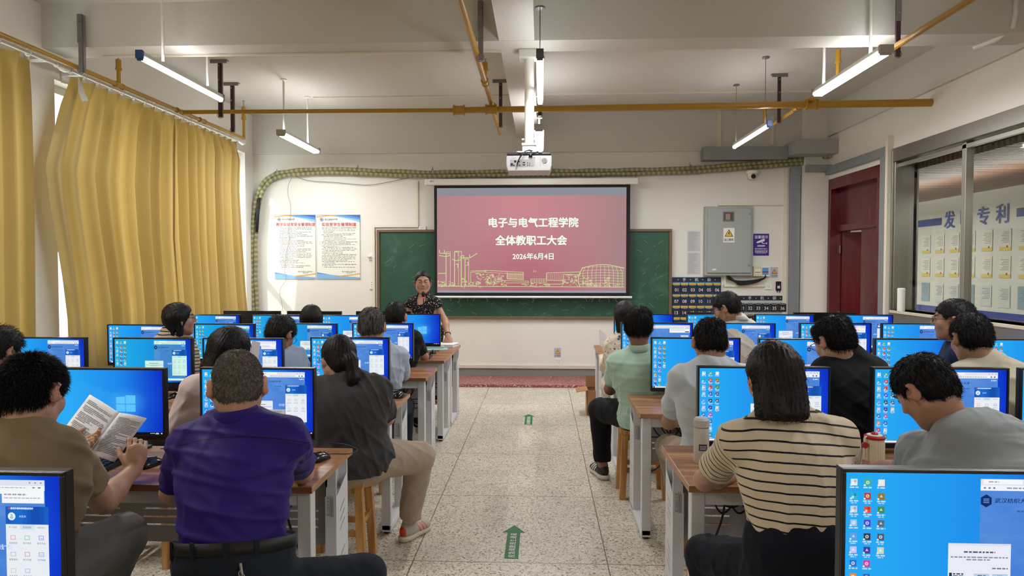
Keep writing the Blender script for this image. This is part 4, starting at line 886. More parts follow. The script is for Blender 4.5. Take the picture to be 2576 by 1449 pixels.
        R(bx0,.08,e,.125,'#eceef4'); dash(bx0+.12,bx0+.22,.098,'#8f939e')
        # emblem + university name
        u,v=bx0+.022,.815; L[0]-=.00003; g.add([((u+.024*math.sin(a)*1)*w_,L[0]-.0003,(v+.045*math.cos(a))*h_) for a in [k*math.pi/3 for k in range(6)]][::-1],[tuple(range(6))],hexc('#14306e'))
        for q in (-.012,.0,.012): R(u-.011,v+q-.002,u+.011,v+q+.003,'#7fa4dc')
        Tx('武汉纺织大学',bx0+.055,.818,.036,'#17326c',bold=.012,sx=1.15)
        dash(bx0+.14,bx0+.2,.74,'#3a62a8',.012); dash(e-.05,e-.01,.85,'#dfe8f8',.012); Tx('示线“瞄',bx0+.175,.455,.045,'#cfe0fa',bold=.02)
        R(e-.13,.3,e-.02,.72,'#bcd0ee')
        if kind!='big': 
            R(.4,.27,.64,.52,'#e9ecf6'); R(.4,.505,.64,.52,'#dfe2ee'); dash(.46,.58,.455,'#555c70',.011); dash(.41,.63,.42,'#8a8fa4',.009); dash(.47,.56,.403,'#8a8fa4',.009); dash(.57,.63,.345,'#70768a',.009)
            R(.405,.285,.416,.315,'#1c3c5a'); dash(.42,.46,.303,'#2c3c50',.009); dash(.42,.46,.288,'#2c3c50',.009); R(.5,.283,.56,.312,'#b4d0e8'); R(.57,.283,.63,.312,'#b4d0e8'); dash(.515,.545,.294,'#5a6c84'); dash(.59,.61,.294,'#5a6c84')
        else: 
            R(.45,.3,.78,.55,'#eef0f8'); dash(.5,.72,.47,'#7a8090',.01); R(.68,.78,.97,.88,'#f4f5f9'); dash(.7,.9,.84,'#8a90a0',.01); R(.9,.79,.96,.815,'#4c5666')
    if kind=='full':
        R(.72,.86,.928,.905,'#f4f5f9'); R(.74,.79,.928,.88,'#f6f7fa'); dash(.75,.85,.85,'#70788a',.012); dash(.75,.91,.825,'#9aa0ae',.009)
    # class software window
    if kind=='big': return g
    x0,x1=.755,.945; R(x0,.19,x1,.76,'#e9edf4'); 
    for i in range(10): R(x0+(x1-x0)*i/10,.63,x0+(x1-x0)*(i+1)/10,.765,lerp(hexc('#164fae'),hexc('#1f6cd0'),.5+.5*math.sin(i*.7)),i==0)
    L[0]-=.00003; R(x0+.012,.745,x0+.02,.757,'#e84048'); Tx('极域多媒体网络教室软件',x0+.023,.7515,.017,'#eef4ff',bold=.02,sx=.95)
    L[0]-=.00003; g.add([((x0+.027+.017*math.cos(a))*w_,L[0]-.0003,(.69+.03*math.sin(a))*h_) for a in [k*math.pi/8 for k in range(16)]],[tuple(range(16))],hexc('#eaf4fb')); R(x0+.02,.672,x0+.034,.69,'#9ccbe4'); R(x0+.023,.692,x0+.031,.706,'#8fbfe0')
    Tx('未签到',x0+.06,.69,.018,'#dfe9fb'); R(x0+.063,.59,x0+.128,.63,'#d5e4f2')
    for k,(s) in enumerate(('学习辅助','常用功能','消息提示')): Tx(s,x0+.032+k*.063,.608,.0165,'#4a6a9a' if k==1 else '#8a94a8','c')
    ic=[('收发消息','#d88a8a'),('电子举手','#6ab88a'),('提交作业','#6a6ad0'),('屏幕录制','#7ab0dc'),('电子白板','#d86a6a'),('访问网络','#4a8cd8'),('文件接收','#c8c080'),('我的文件','#8aa4e0')]
    for k,(s,c) in enumerate(ic):
        u=x0+.032+(k%3)*.063; v=.53-(k//3)*.125
        for a in ((u-.011,v-.016,u-.009,v+.016),(u+.009,v-.016,u+.011,v+.016),(u-.011,v+.013,u+.011,v+.016),(u-.011,v-.016,u+.011,v-.013)): R(*a,c)
        if k==5 or k==2: R(u-.005,v-.004,u+.006,v-.001,c)
        Tx(s,u,v-.042,.0165,'#6a7280','c')
    R(x0,.212,x1,.2135,'#c8ccd6')
    return g
def stray(o,h_): return o
SM={}
def get_screen(kind,w_,h_):
    k=(kind,w_)
    if k not in SM:
        o=screen_mesh(kind,w_,h_).build('screen',DISP,None,colattr=True); SM[k]=o.data; bpy.data.objects.remove(o)
    return SM[k]
BEZ=mat('bezel_black','#101013',.3); BEZS=mat('monitor_silver','#8d8f92',.35,.5)
def monitor(xl,xr,y,label,kind,row=None,ztop=1.085,back=False,rz=0):
    w_=xr-xl; h_=w_*.615; xc=(xl+xr)/2
    t=thing('computer_monitor',label,'monitor',(xc,y,DH),rz+(math.pi if back else 0)); zt=ztop-DH; zb=zt-h_
    g=G(); b=.008; ch=.022
    g.bb(-w_/2,w_/2,.004,.03,zb,zt); g.bb(-w_/2,-w_/2+b,-.004,.004,zb+ch,zt-b); g.bb(w_/2-b,w_/2,-.004,.004,zb+ch,zt-b); g.bb(-w_/2,w_/2,-.004,.004,zt-b,zt); g.bb(-w_/2,w_/2,-.004,.004,zb,zb+ch)
    bz=g.build('bezel',BEZ,t,bevel=.0015)
    G().box((0,.045,zb+h_*.5),(w_*.6,.035,h_*.55)).build('rear_housing',BEZ,t,bevel=.01)
    sw,sh=w_-2*b,h_-b-ch
    if kind:
        o=bpy.data.objects.new('screen',get_screen(kind,round(sw,3),sh)); COL.objects.link(o); o.parent=t; o.location=(-sw/2,.0035,zb+ch)
    g=G(); g.bb(-.035,.035,.05,.085,.008,zb+h_*.45); g.build('stand',BEZ,t,bevel=.004); G().bb(-.11,.11,-.03,.14,0,.012).build('base',BEZ,t,bevel=.004)
    return t
def M(xl,xr,y,who,kind,**k): return monitor(xl,xr,y,{'norm':'monitor with icons and windows','full':'monitor with icons and windows','green':'monitor with greenish desktop','warm':'monitor with pale greenish desktop','plain':'monitor with plain blue wallpaper','half':'monitor with small class window','big':'monitor with large browser page'}[kind]+', '+who,kind,**k)
M(-1.505,-1.0,1.347,'nearest the camera, below the brown shirt man','full')
M(-1.466,-.967,2.80,'in front of the purple shirt man','norm'); M(-2.10,-1.602,2.763,'behind the open booklet of the brown shirt man','plain')
M(-1.422,-.931,4.05,'in front of the dark grey shirt woman','norm'); M(-2.065,-1.567,3.98,'behind the paper of the pink shirt woman','full'); M(-2.62,-2.125,3.97,'two seats from the pink shirt woman, with a mouse beneath','green'); M(-3.29,-2.795,3.97,'in front of the navy shirt man','norm')
M(-1.461,-.985,5.10,'in front of the grey haired man','norm'); M(-2.05,-1.568,5.06,'in front of the bent light blue shirt man','warm'); M(-2.66,-2.187,5.0,'above the bob haired woman','green'); M(-3.276,-2.77,4.90,'before the long golden curtains, lower than its neighbours','norm')
M(-1.42,-.931,6.12,'beside the standing woman','plain'); M(-1.99,-1.49,5.95,'between the straight haired woman and grey haired man','norm'); M(-2.64,-2.14,5.98,'hidden partly by the straight haired woman','warm'); M(-3.22,-2.744,5.97,'beside the face of the woman in glasses','norm')
M(.643,1.198,1.447,'nearest and largest, below the grey T-shirt man','norm')
M(.68,1.247,2.93,'in front of the striped shirt woman','norm'); M(1.426,1.994,2.93,'in front of the grey T-shirt man','norm'); M(2.042,2.6,2.93,'beyond the grey T-shirt man towards the glass','norm')
M(.674,1.216,4.13,'in front of the white T-shirt man','norm'); M(1.316,1.87,4.10,'in front of the black T-shirt man','norm'); M(2.018,2.574,4.13,'beside the cream shirt man','half'); M(2.68,3.23,4.13,'beyond the cream shirt man towards the glass','norm')
M(.621,1.175,5.23,'in front of the mint polo man','big'); M(1.27,1.806,5.23,'below the white shirt man with glasses','norm'); M(2.0,2.543,5.26,'above the black T-shirt man','full'); M(2.621,3.17,5.26,'in front of the man seen in profile','norm')
M(.67,1.216,6.2,'between the mint polo man and the phone pocket','half'); M(1.336,1.85,6.2,'in front of the profile face of the white shirt man','norm'); M(1.961,2.495,6.22,'below the black phone pocket','norm'); M(2.638,3.199,6.22,'in front of the red door','norm')
for a,b,lb in ((-1.85,-1.30,'black monitor turned away beside the grey haired man'),(-3.2,-2.62,'black monitor turned away by the curtain end'),(-2.55,-2.0,'black monitor turned away under the safety notice'),(1.42,1.97,'black monitor turned away below the navy phone pocket'),(2.45,3.03,'black monitor turned away in front of the metal tray')):
    monitor(a,b,6.62,lb,None,back=True,ztop=1.078)
# ---------------------------------------------------------------- mice, keyboards, small desk things
def mouse(x,y,label,rz=0,z=DH):
    t=thing('computer_mouse',label,'mouse',(x,y,z),rz); g=G(); rg=[]
    for k,(yy,wd,h) in enumerate(((-.058,.012,.012),(-.05,.027,.026),(-.02,.032,.038),(.015,.029,.034),(.045,.026,.022),(.058,.014,.012))):
        rg.append([(wd*math.cos(a),yy,max(0,h*math.sin(a)) if math.sin(a)>0 else 0.001*math.sin(a)+.001) for a in [i*2*math.pi/16 for i in range(16)]])
    g.rings(rg); o=g.build('shell',mat('mouse_black','#101114',.18),t,smooth=True)
    G().cyl((-.003,.028,.024),(.003,.028,.024),.009,12).build('scroll_wheel',mat('wheel_grey','#5c5e62',.4),t)
    G().tube(smooth_path([(0,.058,.012),(.0,.09,.006),(.05,.13,.004),(.03,.2,.004),(-.08,.23,.004),(-.16,.2,.004)],6),.002,6).build('cord',BLK,t,smooth=True)
    return t
p=atZ(376,1172,DH); mouse(p[0],p[1],'black mouse on the desk beside the open booklet',-.3)
p=atZ(800,1158,DH); mouse(p[0],p[1],'black mouse at the elbow of the purple shirt man',-.5)
p=atZ(1005,999,DH); mouse(p[0],p[1],'black mouse at the elbow of the dark grey shirt woman',-.2)
p=atZ(452,999,DH); mouse(p[0],p[1],'black mouse under the greenish monitor',-.9)
p=atZ(1089,889,DH); mouse(p[0],p[1],'black mouse by the forearm of the black shirt man',.1)
p=atZ(1716,1044,DH); mouse(1.28,3.95,'black mouse beyond the white T-shirt man')
def keyboard(x,y,label,rz=0):
    t=thing('keyboard',label,'keyboard',(x,y,DH),rz); G().bb(-.22,.22,-.07,.07,0,.018).build('case',BLK,t,bevel=.004); g=G()
    for r in range(5):
        for c in range(15):
            if r==0 and 3<c<9: continue
            g.box((-.2+c*.0285,-.055+r*.0265,.022),(.024,.022,.008),taper=.85)
    g.box((-.03,-.055,.022),(.14,.022,.008),taper=.95); g.build('keys',BLK,t); return t
keyboard(-1.93,2.6,'black keyboard partly hidden under the open booklet'); keyboard(-1.2,2.62,'black keyboard in front of the purple shirt man'); keyboard(.97,2.72,'black keyboard in front of the striped shirt woman'); keyboard(1.68,2.72,'black keyboard in front of the grey T-shirt man')
keyboard(-2.55,3.84,'black keyboard under the greenish monitor'); keyboard(-1.2,5.9,'black keyboard in front of the plain blue monitor')
# phone lying on keyboard
t=thing('smartphone','dark smartphone lying on the keyboard below the booklet','phone',(-1.84,2.53,DH+.028),.25); G().bb(-.04,.04,-.08,.08,0,.008).build('case',BLK,t,bevel=.003); g=G(); g.cur=hexc('#2c4a66'); g.add([(-.036,-.075,.0085),(.036,-.075,.0085),(.036,.075,.0085),(-.036,.075,.0085)],[(0,1,2,3)]); g.build('display',mat('phone_glass','#2b4a66',.1),t)
# thermos
p=atZ(1764,1163,DH); t=thing('thermos','tall pale grey thermos flask beside the striped shirt woman','thermos',(p[0],p[1],DH)); TH=mat('thermos_cream','#bdb9ad',.35)
G().lathe((0,0,0),[(.001,0),(.029,0),(.031,.004),(.031,.142),(.030,.146),(.001,.146)],32).build('body',TH,t,smooth=True,autosmooth=.6)
G().lathe((0,0,0),[(.0305,.148),(.032,.15),(.032,.178),(.026,.186),(.001,.188)],32).build('lid',mat('thermos_lid','#b4b4b2',.4),t,smooth=True,autosmooth=.6)
g=G(); g.cur=hexc('#38304a'); n=8
for k in range(n):
    a0=-math.pi/2-.55+k*1.1/n; a1=a0+1.1/n; g.add([(.0315*math.cos(a),.0315*math.sin(a),z) for a,z in ((a0,.055),(a1,.055),(a1,.082),(a0,.082))],[(0,1,2,3)])
g.cur=hexc('#c8c8cc'); 
for z in (.06,.066,.072): 
    for k in range(6): a0=-math.pi/2-.4+k*.14; g.add([(.0318*math.cos(a),.0318*math.sin(a),zz) for a,zz in ((a0,z),(a0+.1,z),(a0+.1,z+.003),(a0,z+.003))],[(0,1,2,3)])
g.cur=hexc('#5a5654')
for k in range(5): a0=-math.pi/2-.15+k*.1; g.add([(.0318*math.cos(a),.0318*math.sin(a),zz) for a,zz in ((a0,.028),(a0+.07,.028),(a0+.07,.034),(a0,.034))],[(0,1,2,3)])
g.build('label',COLM,t,colattr=True)
# ribbed tumbler
p=atZ(2199,1160,DH); t=thing('tumbler','cream ribbed tumbler with red lid and strap beside the grey T-shirt man','tumbler',(p[0],p[1],DH)); CR=mat('tumbler_cream','#ddd3b8',.35); RD=mat('tumbler_red','#a81e26',.35)
g=G(); rg=[]
for z,r in ((0,.036),(.004,.038),(.075,.038),(.088,.036),(.096,.034)):
    rg.append([((r+.0012*math.cos(i*math.pi))*math.cos(i*2*math.pi/56),(r+.0012*math.cos(i*math.pi))*math.sin(i*2*math.pi/56),z) for i in range(56)])
g.rings(rg); g.build('body',CR,t); G().lathe((0,0,0),[(.034,.094),(.040,.096),(.041,.104),(.038,.108),(.001,.109)],28).build('lid',RD,t,smooth=True,autosmooth=.6)
g=G(); g.ell((0,0,.113),(.014,.014,.011),8); g.build('button',RD,t,smooth=True); G().lathe((0,0,0),[(.016,.109),(.03,.109),(.029,.112),(.016,.112)],24).build('lid_ring',CR,t)
g=G(); g.tube(smooth_path([(-.034,-.01,.104),(-.046,-.012,.10),(-.048,-.014,.08),(-.047,-.016,.06)],5),.004,6); g.box((-.048,-.02,.04),(.016,.006,.055)); s=g.build('strap',CR,t); g=G(); g.cyl((-.048,-.026,.072),(-.048,-.014,.072),.0125,16); g.build('strap_button',RD,t)
g=G(); g.cur=hexc('#b01e26'); g.text('Coca-Cola',.0085,(0,0,0),f=lambda a,b:(-.048-b*1.0,-.0238,.04+a)); g.build('strap_lettering',COLM,t,colattr=True)
# teacher's things
def page_lines(g,w_,h_,n,z,rows=True,m=.1,c='#55555a'):
    g.cur=hexc(c)
    for k in range(n):
        y=h_/2-m*h_-(k+.5)*(h_*(1-2*m)/n); x=-w_/2+m*w_*(1.6 if k%5==0 else 1)
        e=w_/2-m*w_ if k%5!=4 else rnd.uniform(-.1,.3)*w_
        while x<e: l=rnd.uniform(.004,.012)*w_/.2; g.add([(x,y,z),(min(x+l,e),y,z),(min(x+l,e),y+h_*.012,z),(x,y+h_*.012,z)],[(0,1,2,3)]); x+=l+.0025*w_/.2
t=thing('book_stack_open','thick open stack of papers under the hand of the standing woman','papers',(-1.0,6.76,DH),-.2); g=G(); g.bb(-.15,.14,-.1,.1,0,.03); g.build('page_block',PAPER,t,bevel=.003)
G().add([(-.15,-.1,.031),(.14,-.1,.031),(.15,.1,.033),(-.15,.1,.034)],[(0,1,2,3)]).build('top_sheet',PAPER,t)
t=thing('folder','pale teal plastic folder on the teacher side desk','folder',(-1.08,6.5,DH),.15); G().bb(-.16,.16,-.08,.09,0,.006).build('cover',mat('teal_folder','#9cc7c0',.4),t)
t=thing('document_case','pale green pen case lying on the teal folder','pen case',(-1.08,6.56,DH+.007),.1); G().bb(-.13,.12,-.02,.02,0,.022).build('case',mat('case_green','#b9cfc4',.3),t,bevel=.006)
t=thing('microphone','black gooseneck microphone with a red light ring before the standing woman','microphone',(-1.20,6.72,DH)); g=G(); g.lathe((0,0,0),[(.001,0),(.06,0),(.06,.03),(.04,.04),(.001,.04)],20); g.build('base',BLK,t)
g=G(); g.tube(smooth_path([(0,0,.03),(.0,-.005,.2),(.01,-.02,.42),(.015,-.05,.50)],6),.0045,8); g.build('gooseneck',BLK,t,smooth=True); G().ell((.015,-.055,.535),(.02,.02,.03),10).build('foam_head',BLKM,t,smooth=True); G().cyl((.015,-.052,.508),(.015,-.05,.498),.013,14).build('light_ring',emis('red_ring',1.2,col=hexc('#e8404a')),t)
t=thing('box_file','red box file standing behind the monitors below the safety notice','folder',(-2.40,6.84,DH)); G().bb(-.07,.07,-.03,.03,0,.38).build('cover',mat('folder_red','#b8322c',.5),t,bevel=.004)
# wooden stools
def stool(x,y,label,rz=0,h=.45):
    t=thing('wooden_stool',label,'stool',(x,y,0),rz); G().bb(-.15,.15,-.115,.115,h-.028,h).build('seat',STOOLW,t,bevel=.004)
    for sx in (-1,1):
        for sy in (-1,1):
            g=G(); a=Vector((sx*.12,sy*.088,h-.028)); b=Vector((sx*.14,sy*.11,0)); w2=.02
            g.add([(p.x+u*w2,p.y+v*w2,p.z) for p in (b,a) for u,v in ((-1,-1),(1,-1),(1,1),(-1,1))],[(0,3,2,1),(4,5,6,7),(0,1,5,4),(1,2,6,5),(2,3,7,6),(3,0,4,7)]); g.build('leg',STOOLW,t,bevel=.002)
    for sy in (-1,1): G().bb(-.125,.125,sy*.095-.009,sy*.095+.009,.17,.2).build('stretcher',STOOLW,t); G().bb(-.11,.11,sy*.09-.009,sy*.09+.009,h-.065,h-.028).build('apron',STOOLW,t)
    for sx in (-1,1): G().bb(sx*.13-.009,sx*.13+.009,-.1,.1,.22,.25).build('stretcher',STOOLW,t)
    return t
stool(-1.03,3.36,'wooden stool under the dark grey shirt woman at the aisle'); stool(.67,4.47,'wooden stool under the mint polo man at the aisle')
stool(.88,3.40,'wooden stool under the white T-shirt man'); stool(-2.02,3.36,'wooden stool under the pink shirt woman'); stool(-.93,2.0,'wooden stool under the purple shirt man'); stool(.80,2.06,'wooden stool under the striped shirt woman'); stool(-1.62,1.88,'wooden stool under the brown shirt man'); stool(1.42,2.0,'wooden stool under the grey T-shirt man'); stool(1.49,3.24,'wooden stool under the black T-shirt man'); stool(2.35,3.3,'wooden stool under the cream shirt man')
stool(-1.2,4.5,'wooden stool under the grey haired man'); stool(-1.76,4.42,'wooden stool under the bent light blue shirt man'); stool(.75,5.6,'wooden stool under the floral dress woman')
t=thing('power_adapter','black power strip block under the purple shirt man desk','power adapter',(-.93,2.62,0)); G().bb(-.03,.05,-.05,.05,0,.13).build('block',BLK,t,bevel=.006); g=G(); g.cur=hexc('#c8c8c8'); g.xz(-.005,.03,.015,.1,-.051); g.build('barcode_label',COLM,t,colattr=True)
# ---------------------------------------------------------------- implicit-surface modelling of people
class Field:
    def __init__(s,lo,hi,h):
        s.h=h; s.lo=np.array(lo,np.float32)-3*h; n=np.ceil((np.array(hi)-s.lo+3*h)/h).astype(int)+1; s.n=n
        s.D=np.full(n,.25,np.float32); s.ax=[(s.lo[i]+h*np.arange(n[i])).astype(np.float32) for i in range(3)]
    def block(s,lo,hi,m):
        a=[max(0,int((lo[i]-m-s.lo[i])/s.h)) for i in range(3)]; b=[min(s.n[i],int((hi[i]+m-s.lo[i])/s.h)+2) for i in range(3)]
        if any(b[i]<=a[i] for i in range(3)): return None,None
        sl=tuple(slice(a[i],b[i]) for i in range(3))
        return sl,np.meshgrid(*[s.ax[i][sl[i]] for i in range(3)],indexing='ij',sparse=True)
    def put(s,fn,lo,hi,k=.02,op='u'):
        sl,P=s.block(lo,hi,k*1.2+.02)
        if sl is None: return
        d=fn(*P).astype(np.float32); D=s.D[sl]
        if op=='u':
            if k>0: h_=np.maximum(k-np.abs(D-d),0)/k; s.D[sl]=np.minimum(D,d)-h_*h_*k*.25
            else: s.D[sl]=np.minimum(D,d)
        else:
            d=-d
            if k>0: h_=np.maximum(k-np.abs(D-d),0)/k; s.D[sl]=np.maximum(D,d)+h_*h_*k*.25
            else: s.D[sl]=np.maximum(D,d)
    def cone(s,a,b,ra,rb,k=.02,op='u'):
        a=np.array(a,float); b=np.array(b,float); ba=b-a; L2=float(ba@ba)+1e-9; r=max(ra,rb)
        def f(x,y,z):
            X,Y,Z=x-a[0],y-a[1],z-a[2]; t=np.clip((X*ba[0]+Y*ba[1]+Z*ba[2])/L2,0,1)
            return np.sqrt((X-ba[0]*t)**2+(Y-ba[1]*t)**2+(Z-ba[2]*t)**2)-(ra+(rb-ra)*t)
        s.put(f,np.minimum(a,b)-r,np.maximum(a,b)+r,k,op)
    def ell(s,c,r,R=None,k=.02,op='u'):
        c=np.array(c,float); r=np.array(r,float); R=np.eye(3) if R is None else np.array(R); m=max(r)
        def f(x,y,z):
            X,Y,Z=x-c[0],y-c[1],z-c[2]
            q=[X*R[0,i]+Y*R[1,i]+Z*R[2,i] for i in range(3)]
            k0=np.sqrt(sum((q[i]/r[i])**2 for i in range(3)))+1e-6; k1=np.sqrt(sum((q[i]/r[i]**2)**2 for i in range(3)))+1e-6
            return k0*(k0-1)/k1
        ext=np.sqrt(((R*r)**2).sum(1)); s.put(f,c-ext,c+ext,k,op)
    def plane(s,p,n,lo=None,hi=None):   # keep side opposite to n
        p=np.array(p,float); n=np.array(n,float); n=n/np.linalg.norm(n)
        if lo is None: sl=(slice(None),)*3; P=np.meshgrid(*s.ax,indexing='ij',sparse=True)
        else:
            sl,P=s.block(lo,hi,0)
            if sl is None: return
        d=((P[0]-p[0])*n[0]+(P[1]-p[1])*n[1]+(P[2]-p[2])*n[2]).astype(np.float32); s.D[sl]=np.maximum(s.D[sl],d)
    def noise(s,fn):
        P=np.meshgrid(*s.ax,indexing='ij',sparse=True); s.D+=fn(*P).astype(np.float32)
    def mesh(s):
        D=s.D; n=D.shape; S=D<0
        acc=np.zeros((n[0]-1,n[1]-1,n[2]-1,3),np.float32); cnt=np.zeros((n[0]-1,n[1]-1,n[2]-1),np.float32)
        cell=np.zeros(cnt.shape,bool)
        c8=[S[i:n[0]-1+i,j:n[1]-1+j,k:n[2]-1+k] for i in(0,1) for j in(0,1) for k in(0,1)]
        an=c8[0].copy(); al=c8[0].copy()
        for c in c8[1:]: an|=c; al&=c
        cell=an&~al; idx=np.argwhere(cell)
        if len(idx)==0: return np.zeros((0,3)),np.zeros((0,4),int)
        V=np.zeros((len(idx),3)); C=np.zeros(len(idx)); off=[(i,j,k) for i in(0,1) for j in(0,1) for k in(0,1)]
        dv=[D[idx[:,0]+o[0],idx[:,1]+o[1],idx[:,2]+o[2]] for o in off]
        for a in range(8):
            for b in range(a+1,8):
                df=[off[b][i]-off[a][i] for i in range(3)]
                if sum(map(abs,df))!=1: continue
                m=(dv[a]<0)!=(dv[b]<0)
                t=np.where(m,dv[a]/(dv[a]-dv[b]+1e-12),0)
                for i in range(3): V[:,i]+=np.where(m,off[a][i]+df[i]*t,0)
                C+=m
        V/=C[:,None]; P=s.lo+(idx+V)*s.h
        ID=np.full(cell.shape,-1,np.int32); ID[cell]=np.arange(len(idx)); F=[]
        for ax in range(3):
            u,v=(ax+1)%3,(ax+2)%3
            A=[slice(None)]*3; B=[slice(None)]*3; A[ax]=slice(0,n[ax]-1); B[ax]=slice(1,n[ax])
            for q in (u,v): A[q]=slice(1,n[q]-1); B[q]=slice(1,n[q]-1)
            SA=S[tuple(A)]; SB=S[tuple(B)]; m=SA!=SB; e=np.argwhere(m); 
            if len(e)==0: continue
            e[:,u]+=1; e[:,v]+=1; inside=S[tuple(e.T)]
            def idat(du,dv_):
                q=e.copy(); q[:,u]-=du; q[:,v]-=dv_; return ID[tuple(q.T)]
            f=np.stack([idat(1,1),idat(0,1),idat(0,0),idat(1,0)],1); f[~inside]=f[~inside][:,::-1]; F.append(f)
        F=np.concatenate(F); F=F[(F>=0).all(1)]
        return P,F
def mesh_obj(name,P,F,m,parent,origin,cols=None,svals=None,smooth_it=1):
    # one light Laplacian pass keeps the surface free of grid steps
    for _ in range(smooth_it):
        A=np.zeros_like(P); c=np.zeros(len(P))
        for i in range(4):
            j=(i+1)%4; np.add.at(A,F[:,i],P[F[:,j]]); np.add.at(A,F[:,j],P[F[:,i]]); np.add.at(c,F[:,i],1); np.add.at(c,F[:,j],1)
        P=P*.45+.55*A/np.maximum(c,1)[:,None]
    me=bpy.data.meshes.new(name); L_=P-np.array(origin)
    me.vertices.add(len(P)); me.vertices.foreach_set('co',L_.astype(np.float32).ravel())
    me.loops.add(F.size); me.loops.foreach_set('vertex_index',F.astype(np.int32).ravel())
    me.polygons.add(len(F)); me.polygons.foreach_set('loop_start',np.arange(0,F.size,4,dtype=np.int32)); me.polygons.foreach_set('loop_total',np.full(len(F),4,np.int32))
    me.polygons.foreach_set('use_smooth',np.ones(len(F),bool)); me.update(calc_edges=True)
    me.materials.append(m)
    if cols is not None:
        a=me.color_attributes.new('Col','FLOAT_COLOR','POINT'); q=np.ones((len(P),4),np.float32); q[:,:3]=cols; a.data.foreach_set('color',q.ravel())
    if svals is not None:
        a=me.attributes.new('s','FLOAT','POINT'); a.data.foreach_set('value',svals.astype(np.float32))
    o=bpy.data.objects.new(name,me); COL.objects.link(o); o.parent=parent
    return o,P
def folds(seed,A=.004,wl=(.05,.16),dirs=None):
    r=np.random.RandomState(seed); K=[]
    for _ in range(6):
        d=r.randn(3) if dirs is None else np.array(dirs[r.randint(len(dirs))])+r.randn(3)*.35
        d/=np.linalg.norm(d); K.append((d*2*np.pi/r.uniform(*wl),r.uniform(0,6.28),r.randn(3)*9,r.uniform(0,6.28)))
    def f(x,y,z):
        o=0
        for k,p,wv_,q in K:
            w_=1.1*np.sin(wv_[0]*x+wv_[1]*y+wv_[2]*z+q); s_=np.sin(k[0]*x+k[1]*y+k[2]*z+p+w_)
            msk=.5+.5*np.sin(wv_[1]*.8*x+wv_[2]*.8*y+wv_[0]*.8*z+p*2)
            o=o-(np.maximum(0,s_)**3)*msk
        return o*A*1.05
    return f
def unit(v): v=np.array(v,float); return v/(np.linalg.norm(v)+1e-9)
def headR(phi,pitch,roll):
    a,b,c=[math.radians(v) for v in (phi,pitch,roll)]
    return np.array(Matrix.Rotation(-a,3,'Z')@Matrix.Rotation(-b,3,'X')@Matrix.Rotation(c,3,'Y'))
def skinfn(nt,N,L,b):
    a=N.new('ShaderNodeAttribute'); a.attribute_name='Col'; L.new(a.outputs['Color'],b.inputs['Base Color']); b.inputs['Roughness'].default_value=.48
    b.inputs['Subsurface Weight'].default_value=.08; b.inputs['Subsurface Radius'].default_value=(.02,.008,.004)
    n=N.new('ShaderNodeTexNoise'); n.inputs['Scale'].default_value=180; tc=N.new('ShaderNodeTexCoord'); L.new(tc.outputs['Object'],n.inputs['Vector']); bp=N.new('ShaderNodeBump'); bp.inputs['Strength'].default_value=.08; bp.inputs['Distance'].default_value=.004; L.new(n.outputs[0],bp.inputs['Height']); L.new(bp.outputs[0],b.inputs['Normal'])
SKIN=node_mat('skin',skinfn)
def hairmat(name,c1,c2,rough=.5,ns=90,st=.18):
    def fn(nt,N,L,b):
        tc=N.new('ShaderNodeTexCoord'); n=N.new('ShaderNodeTexNoise'); n.inputs['Scale'].default_value=ns; n.inputs['Detail'].default_value=4; mp=N.new('ShaderNodeMapping'); mp.inputs['Scale'].default_value=(1,1,st); L.new(tc.outputs['Object'],mp.inputs[0]); L.new(mp.outputs[0],n.inputs['Vector'])
        r=ramp(N,[(.35,hexc(c1)),(.7,hexc(c2))]); L.new(n.outputs[0],r.inputs[0]); L.new(r.outputs[0],b.inputs['Base Color']); b.inputs['Roughness'].default_value=rough; b.inputs['Specular IOR Level'].default_value=.22
        bp=N.new('ShaderNodeBump'); bp.inputs['Strength'].default_value=.5; bp.inputs['Distance'].default_value=.006; L.new(n.outputs[0],bp.inputs['Height']); L.new(bp.outputs[0],b.inputs['Normal'])
    return node_mat(name,fn)
HB=hairmat('hair_black','#0b0a0b','#1c191a'); HBR=hairmat('hair_brownblack','#161110','#2c211d'); HG=hairmat('hair_grey','#4b463f','#7a7267',.65,240,.5); HGD=hairmat('hair_dark_grey','#1b1a1b','#6a6866',.55)
